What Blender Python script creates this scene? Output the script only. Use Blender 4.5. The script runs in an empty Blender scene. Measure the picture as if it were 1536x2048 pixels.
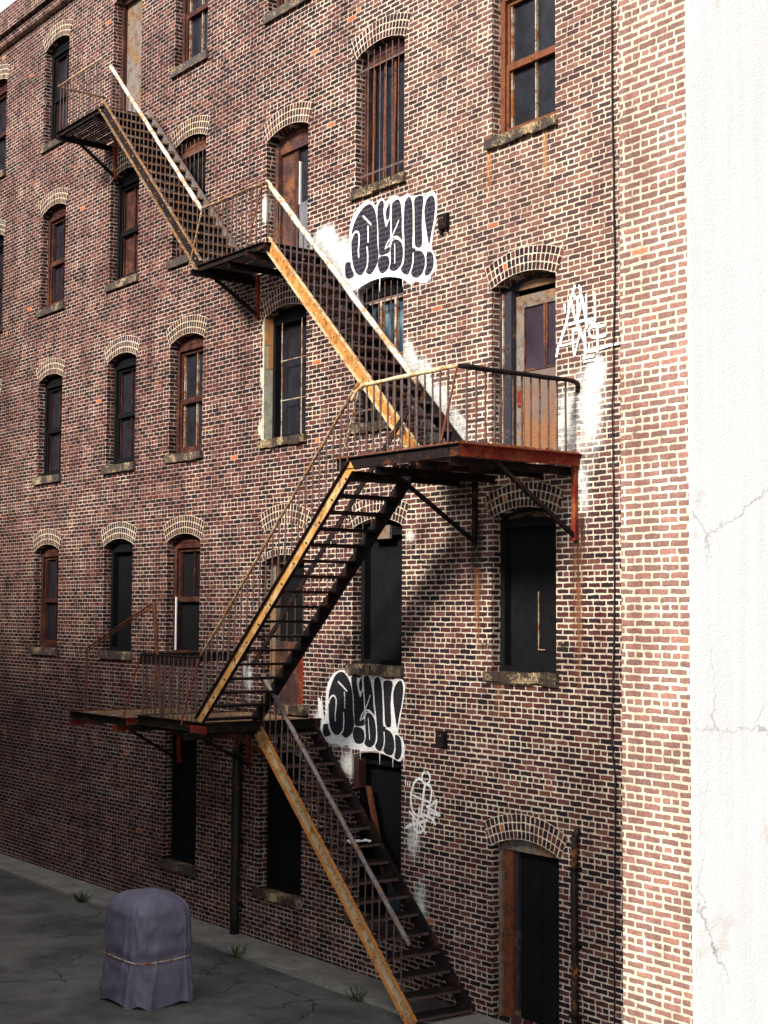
import bpy, bmesh, math, random
from mathutils import Vector, Matrix, geometry
random.seed(7)
sc = bpy.context.scene
R = math.radians

# ---------------------------------------------------------------- camera
YAW, PITCH, ROLL = 0.929158, 0.0672533, 0.0059892
fv = Vector((-math.sin(YAW)*math.cos(PITCH), math.cos(YAW)*math.cos(PITCH), math.sin(PITCH)))
rv = Vector((math.cos(YAW), math.sin(YAW), 0))
uv_ = rv.cross(fv)
r2 = rv*math.cos(ROLL) + uv_*math.sin(ROLL)
u2 = -rv*math.sin(ROLL) + uv_*math.cos(ROLL)
cam_d = bpy.data.cameras.new('camera'); cam = bpy.data.objects.new('camera', cam_d)
sc.collection.objects.link(cam)
cam_d.sensor_fit = 'HORIZONTAL'; cam_d.sensor_width = 36; cam_d.lens = 36*3000/1536
cam_d.clip_start = 0.1; cam_d.clip_end = 3000
cam.matrix_world = Matrix(((r2.x, u2.x, -fv.x, 0), (r2.y, u2.y, -fv.y, -12.6), (r2.z, u2.z, -fv.z, 0), (0, 0, 0, 1)))
sc.camera = cam

# ---------------------------------------------------------------- world, sun, exposure
SUN_EL, SUN_AZ = R(34), R(10)          # azimuth measured from the wall normal (-Y) towards +X
sdir = Vector((math.sin(SUN_AZ)*math.cos(SUN_EL), -math.cos(SUN_AZ)*math.cos(SUN_EL), math.sin(SUN_EL)))
w = bpy.data.worlds.new("World"); sc.world = w; w.use_nodes = True
wn = w.node_tree; wn.nodes.clear()
sky = wn.nodes.new('ShaderNodeTexSky'); sky.sky_type = 'NISHITA'; sky.sun_disc = False
sky.sun_elevation = SUN_EL; sky.sun_rotation = math.atan2(sdir.x, sdir.y)
sky.air_density = 1.0; sky.dust_density = 1.5; sky.ozone_density = 1.0
bg = wn.nodes.new('ShaderNodeBackground'); bg.inputs[1].default_value = 0.10
wo = wn.nodes.new('ShaderNodeOutputWorld')
hs = wn.nodes.new('ShaderNodeHueSaturation'); hs.inputs['Saturation'].default_value = 0.35      # milky, thinly overcast sky
vl = wn.nodes.new('ShaderNodeMix'); vl.data_type = 'RGBA'; vl.blend_type = 'ADD'; vl.inputs[0].default_value = 1.0
vl.inputs[7].default_value = (5.4, 5.4, 5.5, 1)                                                  # even veil of high cloud
wn.links.new(sky.outputs[0], hs.inputs['Color']); wn.links.new(hs.outputs[0], vl.inputs[6]); wn.links.new(vl.outputs[2], bg.inputs[0]); wn.links.new(bg.outputs[0], wo.inputs[0])
sl = bpy.data.lights.new('sun', 'SUN'); sl.energy = 4.7; sl.angle = R(11.0); sl.color = (1.0, 0.925, 0.81)
so = bpy.data.objects.new('sun', sl); sc.collection.objects.link(so)
so.rotation_euler = sdir.to_track_quat('Z', 'Y').to_euler(); so.location = sdir*40
sc.view_settings.view_transform = 'Standard'; sc.view_settings.look = 'None'
sc.view_settings.exposure = 0.66; sc.view_settings.gamma = 1
sc.cycles.max_bounces = 6; sc.cycles.diffuse_bounces = 3; sc.cycles.use_denoising = True

# ---------------------------------------------------------------- node helper
class NM:
    def __init__(s, name):
        s.mat = bpy.data.materials.new(name); s.mat.use_nodes = True
        s.nt = s.mat.node_tree; s.nt.nodes.clear()
        s.out = s.nt.nodes.new('ShaderNodeOutputMaterial')
        s.b = s.nt.nodes.new('ShaderNodeBsdfPrincipled')
        s.nt.links.new(s.b.outputs[0], s.out.inputs[0])
    def put(s, sock, v):
        if hasattr(v, 'is_linked') or hasattr(v, 'links'): s.nt.links.new(v, sock)
        elif v is not None: sock.default_value = v
    def m(s, op, a, b=None, c=None, clamp=False):
        n = s.nt.nodes.new('ShaderNodeMath'); n.operation = op; n.use_clamp = clamp
        s.put(n.inputs[0], a)
        if b is not None: s.put(n.inputs[1], b)
        if c is not None: s.put(n.inputs[2], c)
        return n.outputs[0]
    def mix(s, f, a, b, mode='MIX'):
        n = s.nt.nodes.new('ShaderNodeMix'); n.data_type = 'RGBA'; n.blend_type = mode
        s.put(n.inputs[0], f)
        for i, v in ((6, a), (7, b)):
            if isinstance(v, tuple): v = (*v, 1) if len(v) == 3 else v
            s.put(n.inputs[i], v)
        return n.outputs[2]
    def fmix(s, f, a, b):
        n = s.nt.nodes.new('ShaderNodeMix'); n.data_type = 'FLOAT'
        s.put(n.inputs[0], f); s.put(n.inputs[2], a); s.put(n.inputs[3], b); return n.outputs[0]
    def noise(s, vec, scale, detail=3, rough=0.6, col=False):
        n = s.nt.nodes.new('ShaderNodeTexNoise'); n.inputs['Scale'].default_value = scale
        n.inputs['Detail'].default_value = detail; n.inputs['Roughness'].default_value = rough
        if vec is not None: s.put(n.inputs['Vector'], vec)
        return n.outputs['Color'] if col else n.outputs[0]
    def ramp(s, f, stops, interp='LINEAR'):
        n = s.nt.nodes.new('ShaderNodeValToRGB'); n.color_ramp.interpolation = interp
        e = n.color_ramp.elements
        while len(e) < len(stops): e.new(0.5)
        for i, (p, c) in enumerate(stops):
            e[i].position = p; e[i].color = (*c, 1) if len(c) == 3 else c
        s.put(n.inputs[0], f); return n.outputs[0]
    def step(s, f, a, b):
        n = s.nt.nodes.new('ShaderNodeMapRange'); n.interpolation_type = 'SMOOTHSTEP'
        s.put(n.inputs[0], f); s.put(n.inputs[1], a); s.put(n.inputs[2], b); return n.outputs[0]
    def pos(s):
        return s.nt.nodes.new('ShaderNodeNewGeometry').outputs['Position']
    def sep(s, v):
        n = s.nt.nodes.new('ShaderNodeSeparateXYZ'); s.put(n.inputs[0], v); return n.outputs
    def comb(s, x, y, z):
        n = s.nt.nodes.new('ShaderNodeCombineXYZ')
        for i, v in enumerate((x, y, z)): s.put(n.inputs[i], v)
        return n.outputs[0]
    def white(s, v):
        n = s.nt.nodes.new('ShaderNodeTexWhiteNoise'); n.noise_dimensions = '3D'; s.put(n.inputs[0], v)
        return n.outputs[0], n.outputs[1]
    def bump(s, h, strength=1.0, dist=0.01):
        n = s.nt.nodes.new('ShaderNodeBump'); n.inputs['Strength'].default_value = strength
        n.inputs['Distance'].default_value = dist; s.put(n.inputs['Height'], h)
        s.nt.links.new(n.outputs[0], s.b.inputs['Normal'])
    def fin(s, col, rough=0.85, metal=0.0, spec=0.3):
        if isinstance(col, tuple): col = (*col, 1)
        s.put(s.b.inputs['Base Color'], col); s.put(s.b.inputs['Roughness'], rough)
        s.b.inputs['Metallic'].default_value = metal
        s.b.inputs['Specular IOR Level'].default_value = spec
        return s.mat

BR = [(0.0, (.010, .008, .013)), (0.14, (.019, .012, .018)), (0.30, (.032, .015, .019)), (0.5, (.050, .017, .019)),
      (0.68, (.070, .022, .022)), (0.84, (.098, .038, .034)), (0.95, (.140, .068, .058)), (0.992, (.14, .055, .035)), (1.0, (.48, .14, .04))]

def brick_field(s, L=.2135, H=.07, header=True, uvs=False, joint=.0078):
    """returns (brick mask, random value, u, v)"""
    if uvs:
        tc = s.nt.nodes.new('ShaderNodeTexCoord'); P = tc.outputs['UV']; o = s.sep(P); u0, v0 = o[0], o[1]
    else:
        P = s.pos(); o = s.sep(P); u0 = s.m('ADD', o[0], o[1]); v0 = o[2]
    W = s.noise(P, 9, 2, .5, col=True); ws = s.sep(W)
    W2 = s.noise(P, 45, 2, .6, col=True); w2 = s.sep(W2)
    a = .018 if not uvs else .006
    u = s.m('ADD', s.m('ADD', u0, s.m('MULTIPLY', s.m('SUBTRACT', ws[0], .5), a)), s.m('MULTIPLY', s.m('SUBTRACT', w2[0], .5), .016))
    v = s.m('ADD', s.m('ADD', v0, s.m('MULTIPLY', s.m('SUBTRACT', ws[1], .5), a)), s.m('MULTIPLY', s.m('SUBTRACT', w2[1], .5), .015))
    vv = s.m('DIVIDE', s.m('SUBTRACT', v, .029 if not uvs else 0.0), H)
    row = s.m('FLOOR', vv); fvv = s.m('FRACT', vv)
    wr, _ = s.white(s.comb(row, 3.3, 1.7))
    if header:
        hd = s.m('LESS_THAN', s.m('FLOORED_MODULO', row, 6.0), 0.5)
        Ls = s.fmix(hd, L, L*.5)
        off = s.m('ADD', s.m('MULTIPLY', s.m('FLOORED_MODULO', row, 2.0), .5), s.m('MULTIPLY', wr, .16))
    else:
        hd = 0.0; Ls = L; off = s.m('MULTIPLY', wr, .3)
    uu = s.m('ADD', s.m('DIVIDE', u, Ls), off)
    idx = s.m('FLOOR', uu); fu = s.m('FRACT', uu)
    rnd, rc = s.white(s.comb(idx, row, hd))
    rr = s.sep(rc)
    du = s.m('MULTIPLY', s.m('MINIMUM', fu, s.m('SUBTRACT', 1.0, fu)), Ls)
    dv = s.m('MULTIPLY', s.m('MINIMUM', fvv, s.m('SUBTRACT', 1.0, fvv)), H)
    # rounded corners
    k = .012
    ax = s.m('MAXIMUM', s.m('SUBTRACT', k+joint, du), 0); ay = s.m('MAXIMUM', s.m('SUBTRACT', k+joint, dv), 0)
    d = s.m('SUBTRACT', k+joint, s.m('SQRT', s.m('ADD', s.m('MULTIPLY', ax, ax), s.m('MULTIPLY', ay, ay))))
    n3 = s.noise(P, 130, 2, .7)
    jt = s.m('ADD', joint, s.m('ADD', s.m('MULTIPLY', s.m('SUBTRACT', n3, .5), .013), s.m('MULTIPLY', s.m('SUBTRACT', s.noise(P, 3.5, 3, .6), .5), .010)))
    jt = s.m('ADD', jt, s.m('MULTIPLY', s.m('SUBTRACT', rr[1], .5), .005))
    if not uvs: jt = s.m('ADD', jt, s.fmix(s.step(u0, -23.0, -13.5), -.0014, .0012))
    if not uvs:                        # heavier repointing in some areas
        jt = s.m('ADD', jt, s.m('MULTIPLY', s.step(s.noise(P, 1.4, 4, .7), .54, .68), .0042))
    mask = s.step(d, s.m('SUBTRACT', jt, .0016), s.m('ADD', jt, .0022))
    return mask, rnd, rr, P, u0, v0, n3

def brick_mat(name, mortar=(.58, .515, .42), mortar2=(.42, .295, .245), washes=(), streaks=(), uvs=False, L=.2135, H=.07,
              header=True, joint=.0078, bright=1.0, soot=0.0, shift=0.0):
    s = NM(name)
    mask, rnd, rr, P, u, v, n3 = brick_field(s, L, H, header, uvs, joint)
    big = s.noise(P, .55, 3, .6)
    rnd2 = s.m('ADD', rnd, s.m('MULTIPLY', s.m('SUBTRACT', big, .5), .35), clamp=True)
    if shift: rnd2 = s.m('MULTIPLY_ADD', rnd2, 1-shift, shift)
    rnd2 = s.fmix(s.m('GREATER_THAN', rnd, .9985), s.m('MINIMUM', rnd2, .985), 1.0)
    bc = s.ramp(rnd2, BR)
    mot = s.noise(P, 38, 4, .75)
    bc = s.mix(1.0, bc, s.ramp(mot, [(.25, (.55, .55, .6)), (.5, (.95, .95, .95)), (.8, (1.75, 1.6, 1.5))]), 'MULTIPLY')
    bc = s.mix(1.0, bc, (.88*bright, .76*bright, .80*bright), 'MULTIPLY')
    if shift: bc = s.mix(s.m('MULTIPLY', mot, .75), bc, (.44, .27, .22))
    # mortar: creamier where the pointing was renewed, browner where old and dirty
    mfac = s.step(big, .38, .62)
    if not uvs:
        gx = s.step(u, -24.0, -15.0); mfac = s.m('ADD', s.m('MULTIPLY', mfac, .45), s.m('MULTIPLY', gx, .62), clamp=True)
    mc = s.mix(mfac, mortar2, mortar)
    dirt = s.noise(P, 14, 4, .7)
    mc = s.mix(1.0, mc, s.ramp(dirt, [(.28, (.55, .5, .46)), (.5, (.95, .95, .93)), (.75, (1.12, 1.12, 1.1))]), 'MULTIPLY')
    if not uvs and not shift:          # limy brick faces, the upper right's sunlight painted in as paler colour
        sunlit_f = s.m('MULTIPLY', s.step(u, -19.5, -13.5), s.step(v, -.5, 4.0)); sunlit_f = s.m('MULTIPLY', sunlit_f, s.fmix(s.step(mot, .35, .65), .25, .62))
        bc = s.mix(sunlit_f, bc, s.mix(rnd, (.10, .055, .055), (.31, .16, .125)))
    # missing or sooty joints
    mc = s.mix(s.m('MULTIPLY', s.step(s.noise(P, 4.5, 5, .8), .60, .70), .75), mc, (.085, .062, .055))
    # smear of lime on brick faces
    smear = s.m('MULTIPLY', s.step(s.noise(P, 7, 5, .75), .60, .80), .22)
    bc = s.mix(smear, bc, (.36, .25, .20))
    col = s.mix(mask, mc, bc)
    if not uvs:                        # rain washed streaks and broad uneven weathering
        wn_ = s.noise(s.comb(s.m('MULTIPLY', u, 2.6), 1.0, s.m('MULTIPLY', v, .28)), 1.0, 5, .65)
        col = s.mix(1.0, col, s.ramp(wn_, [(.30, (.70, .66, .66)), (.5, (.97, .96, .96)), (.70, (1.22, 1.22, 1.2))]), 'MULTIPLY')
        bn = s.noise(P, 1.1, 5, .7)
        col = s.mix(1.0, col, s.ramp(bn, [(.32, (.72, .68, .68)), (.52, (1, 1, 1)), (.72, (1.15, 1.15, 1.12))]), 'MULTIPLY')
    if washes:
        nz = s.noise(P, 4.5, 6, .78); nf = s.noise(P, 30, 5, .8)
        acc = None
        for (cx, cz, rx, rz, st) in washes:
            dx = s.m('DIVIDE', s.m('SUBTRACT', u, cx), rx); dz = s.m('DIVIDE', s.m('SUBTRACT', v, cz), rz)
            q = s.m('SUBTRACT', 1.0, s.m('SQRT', s.m('ADD', s.m('MULTIPLY', dx, dx), s.m('MULTIPLY', dz, dz))))
            q = s.m('MULTIPLY', s.m('MAXIMUM', q, 0), st)
            acc = q if acc is None else s.m('MAXIMUM', acc, q)
        f = s.m('ADD', acc, s.m('MULTIPLY', s.m('SUBTRACT', nz, .5), 1.7))
        f = s.m('MULTIPLY', s.step(f, .0, 1.0), s.step(acc, 0.0, .45))
        f = s.m('MULTIPLY', f, s.fmix(s.step(nf, .30, .62), .62, 1.0)); f = s.m('MULTIPLY', f, s.fmix(mask, 1.0, s.fmix(s.step(f, .0, .8), .45, 1.0)))
        col = s.mix(s.m('MINIMUM', f, .88), col, s.mix(s.step(nz, .35, .6), (.60, .61, .58), (.82, .82, .79)))
    if streaks:
        ns = s.noise(s.comb(s.m('MULTIPLY', u, 30), 0.0, s.m('MULTIPLY', v, 1.2)), 1.0, 4, .7)
        for (cx, zt, zb, wd, c, st) in streaks:
            dx = s.m('DIVIDE', s.m('ABSOLUTE', s.m('SUBTRACT', u, cx)), wd)
            fx = s.m('SUBTRACT', 1.0, s.step(dx, .35, 1.0))
            fz = s.m('MULTIPLY', s.step(v, zb, zb+(zt-zb)*.8), s.m('LESS_THAN', v, zt))
            f = s.m('MULTIPLY', s.m('MULTIPLY', fx, fz), s.step(ns, .30, .58))
            f = s.m('MULTIPLY', f, st)
            col = s.mix(f, col, c)
    h = s.m('ADD', s.m('MULTIPLY', mask, 1.0), s.m('MULTIPLY', mot, .35))
    s.bump(h, .9, .009)
    return s.fin(col, .9, 0, .2)

def rusty(name, paint, amt=.5, rust=((.035, .012, .008), (.16, .045, .012), (.36, .13, .03)), scale=9, streak=True, rough=.75, bumpd=.004, metal=0.0, spec=.30):
    s = NM(name); P = s.pos()
    n1 = s.noise(P, scale, 5, .7); n2 = s.noise(P, scale*5.5, 4, .75); n3 = s.noise(P, scale*.3, 2, .5)
    f = s.m('ADD', s.m('MULTIPLY', n1, .48), s.m('ADD', s.m('MULTIPLY', n2, .30), s.m('MULTIPLY', n3, .37)))
    f = s.step(f, .72-.32*amt-.045, .72-.32*amt+.045)
    rc = s.ramp(s.m('ADD', s.m('MULTIPLY', n2, .6), s.m('MULTIPLY', n3, .5)), [(.3, rust[0]), (.52, rust[1]), (.72, rust[2])])
    pc = s.mix(1.0, paint, s.ramp(n2, [(.25, (.6, .56, .5)), (.55, (1, 1, 1)), (.8, (1.15, 1.15, 1.1))]), 'MULTIPLY')
    col = s.mix(f, pc, rc)
    sp = s.m('MULTIPLY', s.step(s.noise(P, scale*.9, 6, .8), .55, .60), s.step(n2, .35, .5))
    col = s.mix(s.m('MULTIPLY', sp, min(.9, .35+amt)), col, rust[0])
    col = s.mix(s.m('MULTIPLY', s.step(s.noise(P, scale*2.3, 4, .8), .60, .66), .7), col, rust[1])
    s.bump(s.m('SUBTRACT', n2, s.m('MULTIPLY', f, .4)), .8, bumpd)
    return s.fin(col, s.fmix(f, rough-.2 if spec > .2 else .85, .92), metal, spec)

def plain(name, col, rough=.8, var=.35, scale=12, spec=.3, metal=0.0, bumpd=.002):
    s = NM(name); P = s.pos(); n = s.noise(P, scale, 4, .7); n2 = s.noise(P, scale*6, 3, .7)
    lo = tuple(c*(1-var) for c in col); hi = tuple(min(1, c*(1+var)) for c in col)
    c = s.mix(s.step(s.m('ADD', s.m('MULTIPLY', n, .65), s.m('MULTIPLY', n2, .35)), .3, .7), lo, hi)
    s.bump(n2, .5, bumpd)
    return s.fin(c, rough, metal, spec)

WASH = [(-12.78, 2.45, .42, 1.0, .92), (-12.68, 2.84, .26, .34, 1.6), (-13.15, 2.3, .5, .9, .8), (-18.4, 5.5, .5, .42, 2.2), (-17.95, 5.12, .55, .5, 2.4),
        (-17.6, 4.78, .58, .5, 2.5), (-17.25, 4.42, .5, .5, 2.2), (-16.34, 3.42, .30, .5, 1.5), (-16.0, 3.02, .36, .6, 1.5), (-15.68, 2.62, .40, .65, 1.6),
        (-15.35, 2.2, .42, .65, 1.8), (-16.16, -3.05, .22, .42, .9), (-20.46, -1.05, .24, .55, .9), (-18.45, -1.6, .22, .26, 1.3), (-18.05, -1.78, .26, .26, 1.2),
        (-17.6, -2.15, .36, .30, 1.5), (-16.0, -3.9, .24, .5, .9), (-19.15, 5.75, .4, .5, .9), (-20.08, 6.45, .16, .34, 1.2), (-12.9, 1.5, .22, .7, .7), (-16.25, 1.05, .16, .12, 1.2)]
RB = (.10, .035, .012); DK = (.020, .012, .010)
STREAK = [(-12.985, 1.10, -1.4, .13, (.10, .032, .012), .9), (-12.985, 1.15, .2, .26, (.040, .014, .010), 1.0), (-14.86, 1.2, -.3, .19, DK, 1.0), (-14.84, .6, -1.0, .08, (.16, .055, .02), 1.0), (-12.97, .4, -1.7, .05, (.20, .075, .025), .6),
          (-14.4, -.85, -1.5, .12, (.20, .09, .03), .5), (-13.55, 6.1, 5.0, .06, (.42, .22, .08), .6), (-14.62, 6.1, 5.1, .07, (.40, .16, .05), .7), (-20.4, -1.9, -3.2, .7, DK, .55), (-13.24, -.35, -.47, .15, DK, 1.), (-14.68, -.38, -.50, .15, DK, 1.), (-16.30, -.36, -.46, .15, DK, 1.),
          (-18.76, 3.16, 3.05, .13, DK, 1.), (-18.78, 4.30, 4.19, .12, DK, 1.), (-16.33, -2.52, -2.66, .15, DK, 1.), (-17.74, -.36, -.48, .15, DK, 1.), (-23.28, -.40, -.50, .13, DK, .9), (-16.33, 6.86, 6.75, .11, DK, 1.)]
M = {}
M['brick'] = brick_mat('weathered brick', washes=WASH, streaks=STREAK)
M['arch'] = brick_mat('arch brick', uvs=True, L=.072, H=.104, header=False, joint=.0075, mortar2=(.52, .43, .31))
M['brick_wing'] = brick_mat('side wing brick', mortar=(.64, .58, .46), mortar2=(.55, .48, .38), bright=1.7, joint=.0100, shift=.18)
M['brick_dark'] = brick_mat('dark yard brick')
def stucco():
    s = NM('white rendered side wall'); P = s.pos(); o = s.sep(P)
    st = s.noise(s.comb(0, s.m('MULTIPLY', o[1], 7), s.m('MULTIPLY', o[2], .5)), 1.0, 5, .65); n = s.noise(P, 1.2, 5, .7); f = s.noise(P, 45, 3, .7)
    c = s.mix(s.step(st, .2, .8), (.76, .75, .72), (.86, .855, .84)); c = s.mix(s.m('MULTIPLY', s.step(n, .60, .66), .5), c, (.66, .60, .52))
    v = s.nt.nodes.new('ShaderNodeTexVoronoi'); v.feature = 'DISTANCE_TO_EDGE'; v.inputs['Scale'].default_value = .55
    wv = s.nt.nodes.new('ShaderNodeMix'); wv.data_type = 'RGBA'; wv.blend_type = 'ADD'; wv.inputs[0].default_value = .5
    s.nt.links.new(P, wv.inputs[6]); s.nt.links.new(s.noise(P, 1.7, 5, .75, col=True), wv.inputs[7]); s.nt.links.new(wv.outputs[2], v.inputs['Vector'])
    cr = s.m('MULTIPLY', s.m('SUBTRACT', 1.0, s.step(v.outputs['Distance'], .002, .008)), s.step(s.noise(P, .6, 2), .45, .6))
    c = s.mix(s.m('MULTIPLY', cr, .7), c, (.30, .27, .24)); s.bump(s.m('ADD', f, n), .6, .008); return s.fin(c, .9, 0, .2)
M['stucco'] = stucco()
M['plaster'] = plain('bare plaster', (.42, .40, .31), .95, .35, 9)
M['plaster_orange'] = plain('rust stained plaster', (.55, .26, .10), .95, .4, 7)
M['black'] = plain('sooty black board', (.007, .007, .008), .85, .3, 6, .06)
M['dark_int'] = plain('dark interior', (.010, .010, .011), .9, .2, 4, .05)
M['glass'] = plain('dirty window glass', (.014, .015, .021), .28, .5, 5, .35)
M['maroon'] = rusty('maroon painted wood', (.042, .012, .011), .35, ((.02, .010, .008), (.05, .018, .012), (.13, .04, .015)), 12)
M['orange_wood'] = rusty('bare orange wood', (.16, .050, .020), .45, ((.03, .012, .010), (.08, .025, .012), (.24, .08, .025)), 10)
M['brown_door'] = rusty('dark brown door timber', (.055, .028, .028), .38, ((.02, .012, .012), (.08, .026, .015), (.22, .085, .03)), 6)
M['muntin'] = rusty('peeling pale muntin paint', (.50, .42, .32), .42, scale=18)
M['sill'] = rusty('sooty stone sill', (.060, .048, .045), .30, ((.020, .014, .012), (.09, .055, .03), (.55, .42, .24)), 7)
M['sill_pale'] = rusty('broken sooty sill', (.045, .032, .026), .42, ((.02, .014, .012), (.10, .055, .03), (.60, .48, .28)), 6)
M['iron'] = rusty('dark rusted iron', (.011, .0085, .0095), .26, ((.008, .006, .006), (.026, .011, .009), (.10, .033, .013)), 14, spec=.12)
M['iron_red'] = rusty('red rusted iron', (.17, .017, .012), .42, ((.030, .010, .008), (.12, .022, .010), (.34, .10, .03)), 9, spec=.15)
M['ochre'] = rusty('ochre paint over rust', (.44, .27, .085), .52, ((.07, .024, .010), (.30, .11, .022), (.55, .25, .06)), 9)
M['ochre_bright'] = rusty('bright ochre paint over rust', (.60, .41, .19), .52, ((.10, .035, .012), (.38, .16, .03), (.62, .34, .09)), 8)
M['pale_ochre'] = rusty('pale flaking paint', (.58, .50, .31), .34, ((.06, .022, .012), (.30, .11, .03), (.50, .26, .08)), 11)
M['white_rail'] = rusty('flaking white rail paint', (.70, .66, .57), .36, ((.05, .022, .014), (.22, .09, .03), (.50, .28, .12)), 16)
M['grey_rail'] = rusty('weathered grey rail', (.22, .20, .21), .35, ((.03, .015, .012), (.12, .05, .025), (.34, .20, .10)), 16)
M['mottled_rail'] = rusty('mottled rail', (.46, .36, .26), .55, ((.030, .015, .012), (.10, .04, .02), (.44, .24, .08)), 20)
M['baluster'] = rusty('baluster iron', (.11, .085, .09), .45, ((.024, .014, .017), (.060, .028, .025), (.17, .085, .05)), 22)
M['orange_rust'] = rusty('orange rust', (.50, .20, .05), .3, ((.08, .025, .010), (.30, .10, .025), (.55, .26, .08)), 9)
M['blue_steel'] = rusty('dark blue door frame paint', (.024, .026, .040), .22, ((.03, .02, .02), (.10, .04, .02), (.3, .2, .13)), 10)
M['tag_white'] = plain('white spray paint', (.86, .86, .84), .7, .05, 30, .3)
def asphalt():
    s = NM('cracked yard asphalt'); P = s.pos()
    v = s.nt.nodes.new('ShaderNodeTexVoronoi'); v.feature = 'DISTANCE_TO_EDGE'; v.inputs['Scale'].default_value = .9
    wv = s.nt.nodes.new('ShaderNodeMix'); wv.data_type = 'RGBA'; wv.blend_type = 'ADD'; wv.inputs[0].default_value = .35
    s.nt.links.new(P, wv.inputs[6]); s.nt.links.new(s.noise(P, 2.5, 4, .7, col=True), wv.inputs[7]); s.nt.links.new(wv.outputs[2], v.inputs['Vector'])
    n = s.noise(P, .7, 5, .65); cr = s.m('MAXIMUM', s.step(v.outputs['Distance'], .003, .010), s.step(s.noise(P, .45, 3, .6), .48, .56)); f = s.noise(P, 70, 3, .8)
    c = s.mix(s.step(n, .35, .65), (.055, .053, .050), (.13, .125, .115)); c = s.mix(1.0, c, s.ramp(f, [(.3, (.6, .6, .6)), (.7, (1.5, 1.5, 1.45))]), 'MULTIPLY')
    c = s.mix(cr, (.018, .018, .016), c); s.bump(s.m('ADD', f, s.m('MULTIPLY', cr, 2.0)), .7, .008); return s.fin(c, s.fmix(n, .75, .97), 0, .3)
M['concrete'] = asphalt()
M['apron'] = plain('stained concrete apron', (.22, .21, .19), .95, .35, 1.5, .2, bumpd=.006)
M['weed'] = plain('weed leaves', (.055, .085, .022), .7, .4, 20)
def graf_mat(name, on_brick, on_joint):
    s = NM(name); mask, rnd, rr, P, u, v, n3 = brick_field(s)
    c = s.mix(mask, on_joint, on_brick)
    c = s.mix(1.0, c, s.ramp(s.noise(P, 25, 4, .7), [(.3, (.7, .7, .75)), (.6, (1, 1, 1)), (.85, (1.5, 1.4, 1.5))]), 'MULTIPLY')
    s.bump(mask, .8, .006); return s.fin(c, .75, 0, .25)
M['fill_a'] = graf_mat('navy black spray fill', (.013, .0115, .022), (.062, .050, .066))
M['fill_b'] = graf_mat('dense black spray fill', (.012, .012, .016), (.018, .018, .027))
M['graf_white'] = graf_mat('white spray outline', (.80, .80, .79), (.88, .88, .86))
def hatch_glass():
    s = NM('wired glass'); P = s.pos(); o = s.sep(P)
    d = s.m('ADD', o[0], s.m('MULTIPLY', o[2], 1.25))
    st = s.m('SINE', s.m('MULTIPLY', d, 230.0))
    f = s.step(st, -.2, .8)
    c = s.mix(f, (.012, .011, .018), (.060, .045, .055))
    g = s.noise(P, 2.2, 3, .6)
    c = s.mix(1.0, c, s.ramp(g, [(.3, (.6, .55, .6)), (.7, (1.5, 1.35, 1.5))]), 'MULTIPLY')
    return s.fin(c, .4, 0, .3)
M['wired'] = hatch_glass()
def sky_reflection_glass():
    s = NM('blue glass with painted sky reflection'); P = s.pos(); o = s.sep(P)
    n = s.noise(s.comb(s.m('MULTIPLY', o[0], 4.5), 0, s.m('MULTIPLY', o[2], 1.3)), 1.4, 4, .6)
    c = s.ramp(n, [(.35, (.010, .014, .022)), (.5, (.035, .065, .10)), (.62, (.10, .17, .22)), (.75, (.30, .40, .45))])  # pale blue bands paint the sky's reflection into the glass colour
    return s.fin(c, .22, 0, .4)
M['glass_blue'] = sky_reflection_glass()
def steel_door():
    s = NM('weathered steel door'); P = s.pos(); o = s.sep(P)
    st = s.noise(s.comb(s.m('MULTIPLY', o[0], 9), 0, s.m('MULTIPLY', o[2], 1.4)), 1.2, 5, .65)
    fine = s.noise(s.comb(s.m('MULTIPLY', o[0], 14), 0, s.m('MULTIPLY', o[2], 90)), 1.0, 3, .6)
    low = s.m('MULTIPLY', s.step(st, .34, .52), s.step(o[2], 3.4, 2.3))
    c = s.mix(s.noise(P, 6, 4, .7), (.07, .058, .060), (.20, .175, .165))
    c = s.mix(s.m('MULTIPLY', low, .85), c, s.ramp(fine, [(.3, (.14, .045, .018)), (.7, (.38, .16, .05))]))
    s.bump(fine, .3, .002); return s.fin(c, .55, .1, .35)
M['steel_door'] = steel_door()
M['bare_wood'] = rusty('grey bare door wood', (.19, .165, .15), .45, ((.03, .022, .020), (.11, .055, .03), (.30, .18, .09)), 7)
M['zinc'] = plain('grey zinc sheet', (.13, .13, .145), .55, .35, 5, .35)
M['car_paint'] = plain('dusty grey violet car paint', (.22, .20, .27), .35, .12, 3, .5)
M['tyre'] = plain('tyre rubber', (.02, .02, .02), .9, .2)
M['chrome'] = plain('dull metal', (.35, .35, .36), .4, .2, 9, .5, .6)
M['lamp_red'] = plain('red lamp lens', (.30, .02, .02), .3, .1)
M['paper'] = plain('white paper', (.85, .85, .84), .8, .05)
M['roofing'] = plain('tar roofing', (.04, .04, .04), .9, .3)
M['cable'] = plain('black rubber cable', (.012, .012, .013), .6, .2)
M['pipe'] = rusty('black tarred pipe', (.012, .011, .012), .2, scale=9)

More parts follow.
